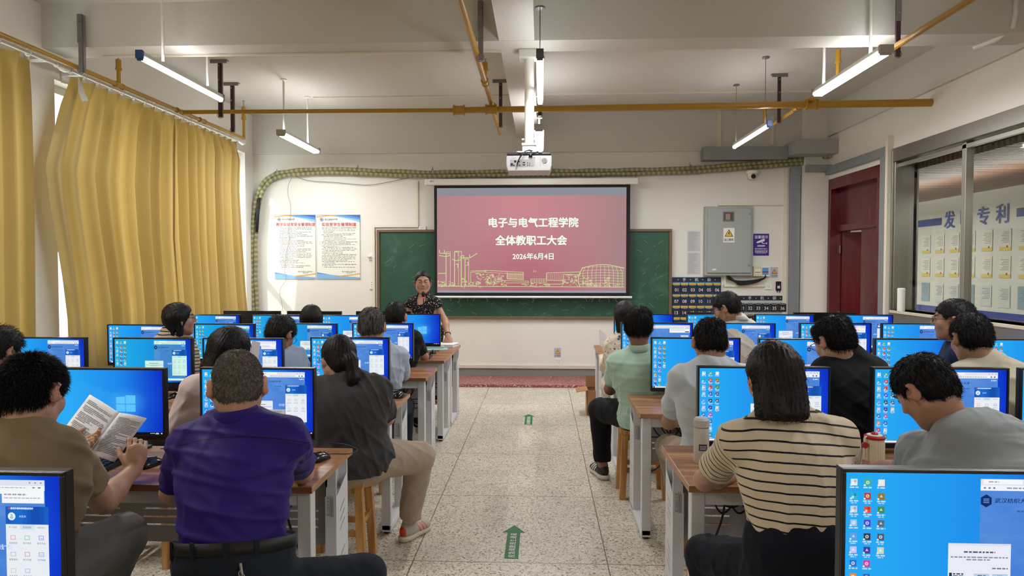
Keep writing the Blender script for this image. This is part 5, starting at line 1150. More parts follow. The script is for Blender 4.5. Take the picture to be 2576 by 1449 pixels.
def cloth(name,col,rough=.85,kind=None,**kw):
    def fn(nt,N,L,b):
        tc=N.new('ShaderNodeTexCoord'); co=tc.outputs['Object']; c=hexc(col); b.inputs['Roughness'].default_value=rough; b.inputs['Sheen Weight'].default_value=.03 if sum(c)<.25 else .15; b.inputs['Specular IOR Level'].default_value=.2
        n=N.new('ShaderNodeTexNoise'); n.inputs['Scale'].default_value=6; n.inputs['Detail'].default_value=3; L.new(co,n.inputs['Vector'])
        mr=N.new('ShaderNodeMapRange'); mr.inputs[3].default_value=.9; mr.inputs[4].default_value=1.1; L.new(n.outputs[0],mr.inputs[0])
        sc=N.new('ShaderNodeVectorMath'); sc.operation='SCALE'; sc.inputs[0].default_value=c; L.new(mr.outputs[0],sc.inputs['Scale']); out=sc.outputs[0]
        if kind=='stripe':
            a=N.new('ShaderNodeAttribute'); a.attribute_name='s'; m=M_(N,'MULTIPLY',0,1/kw['pitch']); L.new(a.outputs['Fac'],m.inputs[0]); f=M_(N,'FRACT'); L.new(m.outputs[0],f.inputs[0]); l=M_(N,'LESS_THAN',0,kw['frac']); L.new(f.outputs[0],l.inputs[0])
            mx=N.new('ShaderNodeMix'); mx.data_type='RGBA'; L.new(l.outputs[0],mx.inputs[0]); L.new(out,mx.inputs[6]); mx.inputs[7].default_value=(*hexc(kw['c2']),1); out=mx.outputs[2]
        if kind in('dots','floral'):
            v=N.new('ShaderNodeTexVoronoi'); v.inputs['Scale'].default_value=kw['scale']; L.new(co,v.inputs['Vector']); l=M_(N,'LESS_THAN',0,kw['size']); L.new(v.outputs['Distance'],l.inputs[0])
            mx=N.new('ShaderNodeMix'); mx.data_type='RGBA'; L.new(l.outputs[0],mx.inputs[0]); L.new(out,mx.inputs[6]); mx.inputs[7].default_value=(*hexc(kw['c2']),1); out=mx.outputs[2]
            if kind=='floral':
                v2=N.new('ShaderNodeTexVoronoi'); v2.inputs['Scale'].default_value=kw['scale']*.6; L.new(co,v2.inputs['Vector']); l2=M_(N,'LESS_THAN',0,kw['size']*.8); L.new(v2.outputs['Distance'],l2.inputs[0])
                m2=N.new('ShaderNodeMix'); m2.data_type='RGBA'; L.new(l2.outputs[0],m2.inputs[0]); L.new(out,m2.inputs[6]); m2.inputs[7].default_value=(*hexc(kw['c3']),1); out=m2.outputs[2]
        L.new(out,b.inputs['Base Color'])
        n3=N.new('ShaderNodeTexNoise'); n3.inputs['Scale'].default_value=500; L.new(co,n3.inputs['Vector']); bp=N.new('ShaderNodeBump'); bp.inputs['Strength'].default_value=.15; bp.inputs['Distance'].default_value=.002; L.new(n3.outputs[0],bp.inputs['Height']); L.new(bp.outputs[0],b.inputs['Normal'])
    return node_mat('cloth_'+name,fn)
def bez(a,b,c,t): return (1-t)**2*np.array(a)+2*t*(1-t)*np.array(b)+t*t*np.array(c)
def hand(F,w_,d,n,side,sc=.93,curl=.35,thumb=1.,spread=1.,k=.004):
    """w_: wrist, d: finger direction, n: palm normal (curl goes towards it), side: towards the thumb"""
    w_=np.array(w_,float); d=unit(d); n=unit(np.array(n)-d*np.dot(n,d)); sd=unit(np.array(side)-d*np.dot(side,d)-n*np.dot(side,n)); R=np.stack([sd,d,n],1)
    F.cone(w_-d*.01,w_+d*.03*sc,.024*sc,.022*sc,.015); F.ell(w_+d*.048*sc,(.040*sc,.050*sc,.015*sc),R,.012)
    F.ell(w_+d*.03*sc+sd*.026*sc+n*.006,(.016*sc,.03*sc,.014*sc),R,.012)
    for i,(o,l,r) in enumerate(((.029,.072,.0088),(.0095,.080,.009),(-.0105,.074,.0086),(-.029,.058,.0078))):
        p=w_+(d*.085+sd*o)*sc; dirn=unit(d+sd*o*3.2*spread); q=p-dirn*.012*sc; c=curl*(1+.12*i)
        for j,f in enumerate((.44,.32,.24)):
            an=c*(j+.6); v=dirn*math.cos(an)+n*math.sin(an); e=q+v*(l*f+(.012 if j==0 else 0))*sc; F.cone(q,e,r*sc*(1-.07*j),r*sc*(1-.07*(j+1)),k); q=e
    p=w_+(d*.022+sd*.030)*sc; v=unit(d*.75+sd*.75*thumb+n*.25); e=p+v*.036*sc; F.cone(p,e,.0125*sc,.0105*sc,.008)
    v=unit(d*.95+sd*.35*thumb+n*.3*(1+curl)); e2=e+v*.03*sc; F.cone(e,e2,.0105*sc,.0088*sc,k)
def head_sdf(F,c,R,s=1.,fem=False,ear=True,fine=True):
    T_=lambda p:np.array(c)+R@(np.array(p)*s)
    E=lambda p,r,k,op='u',rot=None:F.ell(T_(p),np.array(r)*s,R if rot is None else R@np.array(Euler(rot).to_matrix()),k,op)
    Cn=lambda a,b,ra,rb,k,op='u':F.cone(T_(a),T_(b),ra*s,rb*s,k,op)
    E((0,-.012,.032),(.077,.096,.086),.01); E((0,.028,-.02),(.064,.064,.078),.03); E((0,.03,-.055),(.05,.05,.05),.03)
    for q in(-1,1):
        Cn((q*.052,-.005,-.055),(q*.018,.062,-.098),.022,.018,.03); E((q*.045,.055,-.025),(.022,.022,.024),.02)
        E((q*.031,.094,.012),(.018,.013,.012),.012,'s'); 
        if fine: E((q*.031,.078,.010),(.0145,.0135,.0115),.004); Cn((q*.014,.094,.03),(q*.046,.086,.032),.006,.005,.008)
        if ear:
            rt=(0,0,q*-.6); E((q*ear,-.013,-.003),(.0095,.025,.035),.008,'u',rt); E((q*(ear+.007),-.003,.004),(.006,.013,.019),.004,'s',rt); E((q*.079,-.002,-.033),(.007,.01,.012),.006)
    E((0,.062,-.098),(.02,.016,.016),.015)
    Cn((0,.09,.022),(0,.108,-.02),.007,.0115,.012)
    for q in(-1,1): E((q*.012,.098,-.024),(.008,.010,.007),.006)
    Cn((-.016,.087,-.0505),(.016,.087,-.0505),.0045,.0045,.006); Cn((-.013,.086,-.059),(.013,.086,-.059),.0055,.0055,.006)
    if fine: Cn((-.02,.100,-.0545),(.02,.100,-.0545),.0035,.0035,.004,'s')
def hair_sdf(F,c,R,s,style,seed=0,vol=1.):
    T_=lambda p:np.array(c)+R@(np.array(p)*s)
    E=lambda p,r,k,op='u':F.ell(T_(p),np.array(r)*s,R,k,op)
    Cn=lambda a,b,ra,rb,k,op='u':F.cone(T_(a),T_(b),ra*s,rb*s,k,op)
    v=.012*vol
    E((0,-.014,.034),(.0775+v,.097+v,.087+v*1.15),.01)
    if style in('short','crop','thick'):
        E((0,-.045,-.02),(.066+v*.6,.05+v*.8,.058),.03)
    if style=='thick':
        E((0,.03,.078),(.06,.06,.035),.02); E((.015,-.03,.088),(.06,.065,.03),.02)
        if seed%2: E((-.045,.04,.05),(.03,.045,.04),.02)
        else: E((.045,.04,.05),(.03,.045,.04),.02)
    if style in('bob','long','bobfull'):
        z1=-.11 if style=='bob' else -.135
        for q in(-1,1): Cn((q*.055,-.012,.02),(q*(.058+.008*vol),-.016,z1+.01),.030,.022,.03); 
        for a in(-.045,-.015,.015,.045): Cn((a,-.072,.02),(a*1.12,-.070,z1),.030,.022,.03)
    if style=='long':
        for a in(-.04,0,.04): Cn((a,-.085,-.10),(a*1.1,-.11,-.26),.036,.022,.03)
    if style=='tail':
        E((0,-.06,-.03),(.06,.055,.06),.03); E((.02,-.115,-.02),(.034,.032,.04),.02); Cn((.025,-.125,-.03),(.03,-.13,-.12),.036,.03,.02); Cn((.03,-.13,-.12),(.0,-.115,-.19),.028,.012,.02)
    if style=='lowtail':
        E((0,-.06,-.03),(.062,.05,.05),.03); Cn((-.03,-.08,-.06),(-.05,-.06,-.14),.025,.018,.02)
    # cut away the face and below the hairline
    cc=np.array(c); R_=np.array(R); r=np.random.RandomState(seed); ph=r.uniform(0,6,6)
    sl,P=F.block(cc-.4,cc+.4,0)
    X,Y,Z=[P[i]-cc[i] for i in range(3)]
    x,y,z=[(X*R_[0,i]+Y*R_[1,i]+Z*R_[2,i])/s for i in range(3)]
    ax=np.abs(x); jag=.004*np.sin(x*160+ph[0])+.003*np.sin(y*210+ph[1]+x*90)
    if style in('short','crop','thick'):
        e=0 if style!='thick' else -.008
        zl=np.interp(y,[-.12,-.06,-.028,-.012,.012,.03,.05,.075,.12],[-.07,-.068,-.045+e,.022+e,.024+e,-.004,.03+e,.052+e*1.5,.06+e*1.5])+jag
        cut=(zl-z)*.7
    else:
        fy={'bob':.046,'long':.04,'bobfull':.04,'tail':-.005,'lowtail':.0}[style]
        zf=np.interp(ax,[0,.03,.05,.065,.09],[.078,.072,.05,.0,-.2]) 
        face=np.minimum((y-fy)*.9+.6*np.maximum(0,(zf*0)),(zf-z)*.8)   # >0 inside the face opening
        cut=face+jag*.5
        if style in('tail','lowtail'): 
            zl=np.interp(y,[-.2,-.1,-.04,-.012,.012,.05,.085,.12],[-.3,-.3,-.07,-.012,.0,.03,.074,.09])+.25*np.abs(x-.015)*(y>.05); cut=np.maximum(cut,(zl-z)*.7)
    F.D[sl]=np.maximum(F.D[sl],(cut*s).astype(np.float32))
    th=np.arctan2(x,-y+.0*z)
    st=.0016*np.sin(th*46+3*np.sin(z*22+ph[2])+ph[3])+.0012*np.sin(th*83+2*np.sin(z*35+ph[4]))+.002*np.sin(x*38+ph[5])*np.sin(z*30+y*25)
    if style in('bob','long','bobfull'): st=st*1.3
    F.D[sl]+=(st*s).astype(np.float32)
def strands(name,P,F,m,parent,origin,c,R,s,n,ln,seed,lift=.5,whorl=(0,-.05,.12)):
    """short hairs on the hair surface, lying away from the crown"""
    r=np.random.RandomState(seed); nrm=np.zeros_like(P); a=np.cross(P[F[:,2]]-P[F[:,0]],P[F[:,3]]-P[F[:,1]])
    for i in range(4): np.add.at(nrm,F[:,i],a)
    nrm/=np.linalg.norm(nrm,axis=1)[:,None]+1e-9
    cc=np.array(c); loc=(P-cc)@np.array(R)/s; ok=np.where((nrm*(P-cc)).sum(1)>0)[0]
    pk=r.choice(ok,n); p=P[pk]+r.randn(n,3)*.001; N_=nrm[pk]; wl=cc+np.array(R)@(np.array(whorl)*s); fl=p-wl; fl-=N_*(fl*N_).sum(1)[:,None]; fl/=np.linalg.norm(fl,axis=1)[:,None]+1e-9
    d=fl*(1-lift)+N_*lift+r.randn(n,3)*.14; d/=np.linalg.norm(d,axis=1)[:,None]; L=ln*r.uniform(.5,1.25,n)[:,None]*s
    q=np.cross(d,r.randn(n,3)); q/=np.linalg.norm(q,axis=1)[:,None]; q2=np.cross(d,q); w_=.0011*s
    mid=p+d*L*.55-N_*0; tip=p+d*L+fl*L*.35
    V=np.stack([p-N_*.002+q*w_,p-N_*.002-q*w_*.5+q2*w_*.9,p-N_*.002-q*w_*.5-q2*w_*.9,mid+q*w_*.7,mid-q*w_*.35+q2*w_*.6,mid-q*w_*.35-q2*w_*.6,tip],1).reshape(-1,3)
    base=np.arange(n)*7; Q=[]; T3=[]
    g=[(0,1,4,3),(1,2,5,4),(2,0,3,5)]; t3=[(3,4,6),(4,5,6),(5,3,6)]
    faces=[tuple(b+i for i in f) for b in base for f in g]+[tuple(b+i for i in f) for b in base for f in t3]
    me=bpy.data.meshes.new(name); me.from_pydata((V-np.array(origin)).tolist(),[],faces); me.materials.append(m); me.polygons.foreach_set('use_smooth',[True]*len(faces)); me.update()
    o=bpy.data.objects.new(name,me); COL.objects.link(o); o.parent=parent; return o
def glasses(parent,origin,c,R,s,m):
    T_=lambda p:Vector(np.array(c)+R@(np.array(p)*s)-np.array(origin)); g=G()
    for q in(-1,1):
        g.tube([T_((q*.033+.023*math.cos(a),.104-.004*abs(math.cos(a)),.006+.017*math.sin(a))) for a in [k*math.pi/10 for k in range(20)]],.0013*s,5,closed=True)
        g.tube([T_((q*.056,.102,.01)),T_((q*.075,.085,.01)),T_((q*.083,.0,.012)),T_((q*.081,-.018,-.008))],.0014*s,5)
    g.tube([T_((-.011,.105,.008)),T_((0,.108,.011)),T_((.011,.105,.008))],.0012*s,5); return g.build('glasses',m,parent,smooth=True)
GF=mat('glasses_dark','#1b1a1f',.3,.5); GG=mat('glasses_gold','#8f7a66',.3,.8)
def V3(p):
    return None if p is None else (np.array(atY(*p)) if abs(p[1])>60 else np.array(p,float))
CLO=[]
def person(label,head,phi=0,pitch=0,roll=0,hs=1.,shL=None,shR=None,hip=None,elL=None,wrL=None,elR=None,wrR=None,skin='#bb8a6c',hair='short',hmat=HB,hvol=1.,shirt=None,sleeve=.62,collar=None,trous=None,knees=None,ankles=None,bulk=1.,h=.006,
           arch=.05,fs=3,hemz=None,hem_drop=.02,nstr=1500,strl=.018,lift=.35,glass=None,shoes='#26262a',handL={},handR={},stripe=None,long_sleeve=False,dress=False,wr=.0045,fem=False,neckcut=.0,tuck=True,legs=True,earv=True,belt=False,folddirs=None,elz=None,sleeveL=None,sleeveR=None,wristband=False,seam=None,neck=1.,extra=()):
    hc=V3(head); A=V3(shL); B=V3(shR); phi+=math.degrees(math.atan2(hc[0],hc[1])); R=headR(phi,pitch,roll); Sc=(A+B)/2; X=unit(B-A)
    Hc=np.array(hip,float); up=unit(Sc-Hc); fw=unit(np.cross(up,X)); 
    t=thing('person',label,'person',(Hc[0],Hc[1],0)); O=np.array([Hc[0],Hc[1],0.]); sd=abs(hash(label))%1000 if 0 else sum(map(ord,label))%997
    if elL is None: elL=A+np.array([-.05,.20,-.22]); 
    else: elL=V3(elL)
    if elR is None: elR=B+np.array([.05,.20,-.22])
    else: elR=V3(elR)
    wrL=V3(wrL) if wrL is not None else elL+np.array([.14,.2,.0]); wrR=V3(wrR) if wrR is not None else elR+np.array([-.14,.2,.0])
    sk=np.array(hexc(skin)); sk=sk*.84+.16*sk.mean(); nb=Sc+up*.078-fw*.012; bw=bulk
    hnk=hc+R@np.array([0,-.022,-.062])*hs
    mid=(Hc+Sc)/2-fw*arch
    def torso(F,off,k=.05):
        for u,w_,d_ in ((0,.158,.118),(.16,.150,.112),(.33,.142,.108),(.5,.148,.112),(.66,.160,.116),(.82,.165,.110),(.95,.150,.088)):
            p=bez(Hc,mid,Sc,u); tg=unit(bez(Hc,mid,Sc,min(u+.05,1.05))-bez(Hc,mid,Sc,u-.05)); f2=unit(np.cross(tg,X)); 
            F.ell(p,(w_*bw+off,d_*bw+off,.10+off*.5),np.stack([X,f2,tg],1),k)
        F.cone(A,B,.048*bw+off,.048*bw+off,k)
        for S_ in(A,B): F.cone(nb-up*.005,S_,.054+off*.9,.041*bw+off,.03)
    # ---- body (skin): head, neck, trunk, arms, hands, legs in one surface
    pts=[hc,Hc,A,B,elL,elR,wrL,wrR]
    if knees is None:
        ky=Hc[1]+.42; knees=[(Hc[0]-.13,ky,.50),(Hc[0]+.13,ky,.50)]
    knees=[np.array(k_,float) for k_ in knees]
    if ankles is None: ankles=[(k_[0],k_[1]-.02,.085) for k_ in knees]
    ankles=[np.array(k_,float) for k_ in ankles]
    hips=[Hc-X*.085*bw-up*.02,Hc+X*.085*bw-up*.02]
    allp=np.array(pts+ (knees+ankles if legs else [])); lo=allp.min(0)-.2; hi=allp.max(0)+.2
    F=Field(lo,hi,h); head_sdf(F,hc,R,hs,fem,0 if not earv else (.088 if hair in('short','crop','thick') else .079),h<.0062)
    nk=neck*(.88 if fem else 1); F.cone(hnk,nb-up*.04,.050*hs*nk,.048*nk,.03); F.cone(hc+R@np.array([0,-.036,-.035])*hs,nb-up*.045-fw*.004,.047*hs*nk,.046*nk,.03)
    torso(F,-.016)
    ar=.8 if fem else 1.
    for S_,E_,W_,hk,q in ((A,elL,wrL,handL,-1),(B,elR,wrR,handR,1)):
        F.cone(S_,E_,.043*bw*ar,.036*bw*ar,.02); m_=E_+(W_-E_)*.3; F.cone(E_,m_,.036*ar*bw,.037*ar*bw,.02); F.cone(m_,W_,.037*ar*bw,.025*ar,.02)
        d=hk.get('d',unit(W_-E_)); n_=hk.get('n',(0,0,-1)); sd_=hk.get('s',-X*q)
        hand(F,W_,d,n_,sd_,.9 if fem else .97,hk.get('curl',.35),hk.get('thumb',1.),hk.get('spread',1.))
    if legs:
        for H_,K_,N_ in zip(hips,knees,ankles): F.cone(H_,K_,.07,.05,.03); F.cone(K_,N_,.05,.035,.02)
    P,Fa=F.mesh(); L=(P-hc)@R/hs; cols=np.tile(sk,(len(P),1))
    if h<.0062:
        near=(np.abs(L)<.13).all(1); lip=near&(np.abs(L[:,0])<.021)&(np.abs(L[:,2]+.055)<.0085-.0002*0-np.abs(L[:,0])*.25)&(L[:,1]>.07); cols[lip]=cols[lip]*[.92,.68,.68]
        br=near&(np.abs(np.abs(L[:,0])-.032)<.021)&(np.abs(L[:,2]-.031-.003*np.cos((np.abs(L[:,0])-.032)*60))<.0032)&(L[:,1]>.06); cols[br]=(.03,.022,.018)
        ey=near&(np.abs(np.abs(L[:,0])-.031)<.013)&(np.abs(L[:,2]-.010)<.0036)&(L[:,1]>.07); cols[ey]=(.05,.035,.03)
        er=near&(np.abs(L[:,0])>.078)&(np.abs(L[:,1]+.008)<.04)&(np.abs(L[:,2])<.05); cols[er]=cols[er]*[1.03,.84,.8]
    mesh_obj('body',P,Fa,SKIN,t,O,cols)
    # ---- hair
    F=Field(hc-.30*hs,hc+.24*hs,min(h,.005)); hair_sdf(F,hc,R,hs,hair,sd,hvol); P,Fa=F.mesh(); ho,P=mesh_obj('hair',P,Fa,hmat,t,O)
    if nstr: strands('hair_strands',P,Fa,hmat,ho,O,hc,R,hs,nstr,strl,sd,lift)
    # ---- shirt
    if shirt:
        lo=np.minimum.reduce([Hc,A,B,elL,elR])-.22; hi=np.maximum.reduce([Hc,A,B,elL,elR,nb+.05])+.2; lo[2]=min(lo[2],Hc[2]-.15)
        F=Field(lo,hi,h); torso(F,.008)
        if not tuck and not dress: F.ell(Hc-up*.01,(.184*bw,.156*bw,.13),np.stack([X,fw,up],1),.05)
        for ex in extra: F.ell(V3(ex[:3]),ex[3:],None,.07)
        if dress:
            for H_,K_ in zip(hips,knees): F.cone(H_,K_,.105,.11,.06)
        ends=[]
        for S_,E_,W_,sv in ((A,elL,wrL,sleeveL),(B,elR,wrR,sleeveR)):
            sl_=sleeve if sv is None else sv
            if long_sleeve: F.cone(S_,E_,.058*bw*ar,.05*ar*bw,.03); F.cone(E_,W_,.05*ar*bw,.034*ar,.02); ends.append((S_,None,E_))
            else:
                e=S_+(E_-S_)*sl_; F.cone(S_,e+unit(E_-S_)*.05,.060*bw*(.9 if fem else 1),.054*bw*(.9 if fem else 1),.03); ends.append((S_,e,E_))
        F.noise(folds(sd,wr,dirs=folddirs))
        for S_,e,E_ in ends:
            if e is not None:
                d=unit(E_-S_); c0=e+d*.07; F.plane(e,d,c0-.1,c0+.1) if 0 else F.put(lambda x,y,z,e=e,d=d,c0=c0:np.maximum(-((x-e[0])*d[0]+(y-e[1])*d[1]+(z-e[2])*d[2]),np.sqrt((x-c0[0])**2+(y-c0[1])**2+(z-c0[2])**2)-.105),c0-.11,c0+.11,0,'s')
        ndir=unit(unit(hnk-nb)+up*.9); F.cone(nb+ndir*((.074 if not collar else .088)-neckcut),nb+ndir*.17,.052 if not collar else .056,.075,.0,'s')
        if neckcut: F.ell(nb+fw*.07-up*.02,(.05,.06,.08),np.stack([X,fw,up],1),.01,'s')
        hz=hemz if hemz is not None else ((Hc+up*.14)[2] if tuck else Hc[2]-hem_drop)
        F.plane((0,0,hz),(0,0,-1))
        P,Fa=F.mesh()
        sv=None
        if seam is not None: sv=np.where((P-Sc)@fw<.03,(P-Sc)@up-seam+.6*((P-Sc)@X)**2,-1.)
        if stripe:
            da=np.full(len(P),9.); ta=np.zeros(len(P))
            for S_,e,E_ in ends:
                d=unit(E_-S_); q=(P-S_)@d; rr=np.linalg.norm(P-S_-q[:,None]*d,axis=1); m=(q>-.01)&(rr<.085)&(np.abs((P-Sc)@X)>np.linalg.norm(B-A)/2-.035); ta=np.where(m,q,ta); da=np.where(m,0,da)
            to=P[:,2]*.96+.01*np.sin(P[:,0]*7)+((P-Sc)@X)**2*.35; sv=np.where(da<1,ta+.02,to)
        mesh_obj('shirt' if not dress else 'dress',P,Fa,shirt,t,O,svals=sv)
        if collar:
            g=G(); rg=[]
            cC=(nb+hnk)/2*.45+nb*.55-fw*.006
            for rr,hh in ((.060,-.02),(.071,-.02),(.072,.0),(.068,.022),(.066,.028),(.061,.026),(.060,.0)):
                ring=[]
                for j in range(32):
                    a=j*2*math.pi/32; p=cC+ndir*hh+X*rr*.98*math.sin(a)+unit(np.cross(ndir,X))*rr*1.0*math.cos(a)-ndir*(.018 if 1 else 0)*max(0,math.cos(a)); ring.append(tuple(p-O))
                rg.append(ring)
            g.rings(rg,False,closed=True); g.build('collar',collar,t,smooth=True)
    # ---- trousers
    if trous and legs:
        pp=np.array(hips+knees+ankles); F=Field(pp.min(0)-.2,pp.max(0)+.2,max(h,.007))
        F.ell(Hc-up*.04,(.168*bw,.132*bw,.13),np.stack([X,fw,up],1),.03)
        if tuck: F.ell(bez(Hc,mid,Sc,.12)+up*.03,(.160*bw+.021,.122*bw+.024,.16),np.stack([X,fw,up],1),.04); F.cone(hips[0],hips[1],.10*bw,.10*bw,.03)
        for H_,K_,N_ in zip(hips,knees,ankles): F.cone(H_,K_,.095*bw,.068*bw,.03); F.cone(K_,N_-unit(N_-K_)*.02,.066*bw,.05*bw,.02)
        F.noise(folds(sd+5,.003)); 
        for K_,N_ in zip(knees,ankles): 
            d=unit(N_-K_); c0=N_+d*.04; F.put(lambda x,y,z,e=N_-d*.03,d=d,c0=c0:np.maximum(-((x-e[0])*d[0]+(y-e[1])*d[1]+(z-e[2])*d[2]),np.sqrt((x-c0[0])**2+(y-c0[1])**2+(z-c0[2])**2)-.10),c0-.1,c0+.1,0,'s')
        wp=Hc+up*.145; d=up
        if tuck: F.put(lambda x,y,z:np.maximum(-((x-wp[0])*d[0]+(y-wp[1])*d[1]+(z-wp[2])*d[2]),np.sqrt((x-wp[0]-d[0]*.1)**2+(y-wp[1]-d[1]*.1)**2+(z-wp[2]-d[2]*.1)**2)-.24),wp-.25,wp+.34,0,'s')
        P,Fa=F.mesh(); mesh_obj('trousers',P,Fa,trous,t,O)
    if belt:
        g=G(); rg=[]
        for rr,hh in ((0,-.018),(.006,-.018),(.006,.018),(0,.018)):
            rg.append([tuple(Hc-fw*.008+up*(.135+hh)+X*(.160*bw+.020+rr)*math.sin(a)+fw*(.122*bw+.024+rr)*math.cos(a)-O) for a in [k*2*math.pi/40 for k in range(40)]])
        g.rings(rg,False,closed=True); bl_=g.build('belt',mat('belt_leather','#0b0a0b',.6),t,smooth=True)
        for a in (math.pi*.78,math.pi*.93,math.pi*1.1,math.pi*1.3): 
            p=Hc-fw*.008+up*.13+X*(.160*bw+.028)*math.sin(a)+fw*(.122*bw+.032)*math.cos(a)-O; G().box(tuple(p),(.013,.006,.055),rot=(0,0,-a)).build('belt_loop',trous,t)
        p=Hc+up*.07+X*.09*bw-fw*.163*bw-O; g=G(); 
        for k in range(9): g.tube([tuple(p+np.array([.006*math.cos(a)+.004*k,0.004*(k%2),-.012*k+.008*math.sin(a)])) for a in [q*math.pi/5 for q in range(10)]],.0016,5,closed=True)
        g.tube([tuple(p+np.array([0,0,.03])),tuple(p+np.array([.004,0,.0]))],.004,6); g.build('key_chain',CHROME,t)
    if glass: glasses(t,O,hc,R,hs,glass)
    return t,dict(hc=hc,R=R,ankles=ankles,O=O,Hc=Hc,X=X,fw=fw,up=up,A=A,B=B,wrR=wrR,wrL=wrL,elR=elR,nb=nb)
def shoe(t,O,ank,d,mats,sock=None,s=1.,h=.005,accent=None):
    """ank: ankle, d: toe direction"""
    d=unit((d[0],d[1],0)); sd=np.array([d[1],-d[0],0]); a=np.array([ank[0],ank[1],0]); R=np.stack([sd,d,[0,0,1]],1)
    F=Field(a-.22*s,a+np.array([.22,.22,.2])*s,h); 
    F.ell(a-d*.02*s+[0,0,.055*s],(.036*s,.05*s,.045*s),R,.02); F.ell(a+d*.06*s+[0,0,.048*s],(.040*s,.08*s,.035*s),R,.03); F.ell(a+d*.12*s+[0,0,.038*s],(.043*s,.06*s,.026*s),R,.03); F.cone(a+[0,0,.06*s],a+[0,0,.095*s]+[0,0,0],.034*s,.038*s,.02)
    F.cone(a+[0,0,.085*s],a+[0,0,.2*s],.028*s,.034*s,0,'s'); F.plane((0,0,.026*s),(0,0,-1)); P,Fa=F.mesh(); cl=None; m0=mats[0]
    if accent:
        L=(P-a)@R/s; base,stp,heel=[np.array(hexc(c)) for c in accent]; cl=np.tile(base,(len(P),1)); q=np.abs(L[:,0])
        for k in range(3): c_=.035+.026*k+(.075-L[:,2])*.5; cl[(q>.020)&(np.abs(L[:,1]-c_)<.0055)&(L[:,2]<.088)&(L[:,2]>.03)]=stp
        cl[L[:,1]<-.056]=heel; m0=COLM
    mesh_obj('shoe',P,Fa,m0,t,O,cl)
    F=Field(a-.22*s,a+np.array([.22,.22,.1])*s,h); F.ell(a-d*.025*s+[0,0,.022*s],(.04*s,.055*s,.03*s),R,.02); F.ell(a+d*.05*s+[0,0,.02*s],(.041*s,.11*s,.026*s),R,.02); F.ell(a+d*.12*s+[0,0,.02*s],(.047*s,.07*s,.024*s),R,.02); F.plane((0,0,.004),(0,0,-1)); F.plane((0,0,.034*s),(0,0,1)); P,Fa=F.mesh(); mesh_obj('shoe_sole',P,Fa,mats[1],t,O)
    g=G()
    for k in range(4): c=a+d*(.05+.018*k)*s; z=.085-.008*k; g.tube([tuple(c-sd*.022*s+[0,0,(z-.006)*s]-O),tuple(c+[0,0,(z+.004)*s]-O),tuple(c+sd*.022*s+[0,0,(z-.006)*s]-O)],.0035*s,5)
    g.build('laces',mats[1],t,smooth=True)
    if sock:
        F=Field(a-.1,a+np.array([.1,.1,.22]),h); F.cone(a+[0,0,.05],a+[0,0,.16],.036,.037,.01); F.noise(folds(4,.002)); P,Fa=F.mesh(); mesh_obj('sock',P,Fa,sock,t,O)
# ---------------------------------------------------------------- the people
PUR=cloth('purple','#28156a',.6,'stripe',pitch=10.,frac=.0003,c2='#0c0720'); NAVT=cloth('navy_trousers','#1c222b'); BRN_=cloth('khaki_brown','#7d6c50'); GRT=cloth('grey_trousers','#70706e'); DGR=cloth('dark_grey','#3f3f40'); BEI=cloth('beige','#a89685')
PINK=cloth('pale_pink','#d3bfbc'); NAVY=cloth('navy','#1a2340'); LBL=cloth('light_blue','#93a3bb'); LBL2=cloth('light_blue2','#a9b5c6'); BLKC=cloth('black','#101214'); MINT=cloth('mint','#a6c2b2'); WHC=cloth('white','#b9c1c6'); WH2=cloth('white2','#c9c8c2')
GRY=cloth('heather_grey','#8b9193'); CRM=cloth('cream','#aaa48f'); STR=cloth('striped','#cbbba0',.8,'stripe',pitch=.0262,frac=.19,c2='#141218'); STR2=cloth('striped2','#b8a78e',.8,'stripe',pitch=.022,frac=.3,c2='#1b1a1e')
DOT=cloth('dotted','#0e0e10',.7,'dots',scale=55,size=.22,c2='#d8d4c8'); FLO=cloth('floral','#cfc2ab',.8,'floral',scale=26,size=.2,c2='#8a6a78',c3='#4a5478'); JEA=cloth('jeans','#10151f'); KHA=cloth('khaki','#a3937c'); BLT=cloth('black_trousers','#0b0c0f')
SHW=(mat('shoe_cream','#b5ab98',.6),mat('sole_cream','#c8c0ac',.6)); SHB=(mat('shoe_black','#121214',.6),mat('sole_white','#c4bfb0',.6)); SHD=(mat('shoe_dark','#1c1a1a',.5),mat('sole_dark','#2a2826',.6)); SOCK=mat('sock_white','#d2cfc8',.8)
def P_(x,y,Y): return tuple(float(v) for v in atY(x,y,Y))
# purple shirt man
person('man in a dark purple shirt and black belt seen from behind at the aisle',(598,972,2.10),0,16,0,.93,(478,1118,2.08),(722,1106,2.08),(-.93,1.97,.535),
 elL=(432,1238,2.22),wrL=P_(520,1240,2.62),elR=(762,1190,2.42),wrR=P_(700,1130,2.66),hair='crop',hmat=HG,hvol=.25,nstr=9000,strl=.007,lift=.25,seam=.012,shirt=PUR,sleeve=.74,collar=cloth('purple_collar','#28156a',.6),trous=NAVT,knees=[(-1.25,2.35,.50),(-.58,2.14,.50)],ankles=[(-1.2,2.4,.08),(-.52,2.28,.08)],bulk=1.0,h=.005,arch=.05,belt=True,hem_drop=-.04,wr=.005,skin='#b5866a',handR=dict(curl=.5))
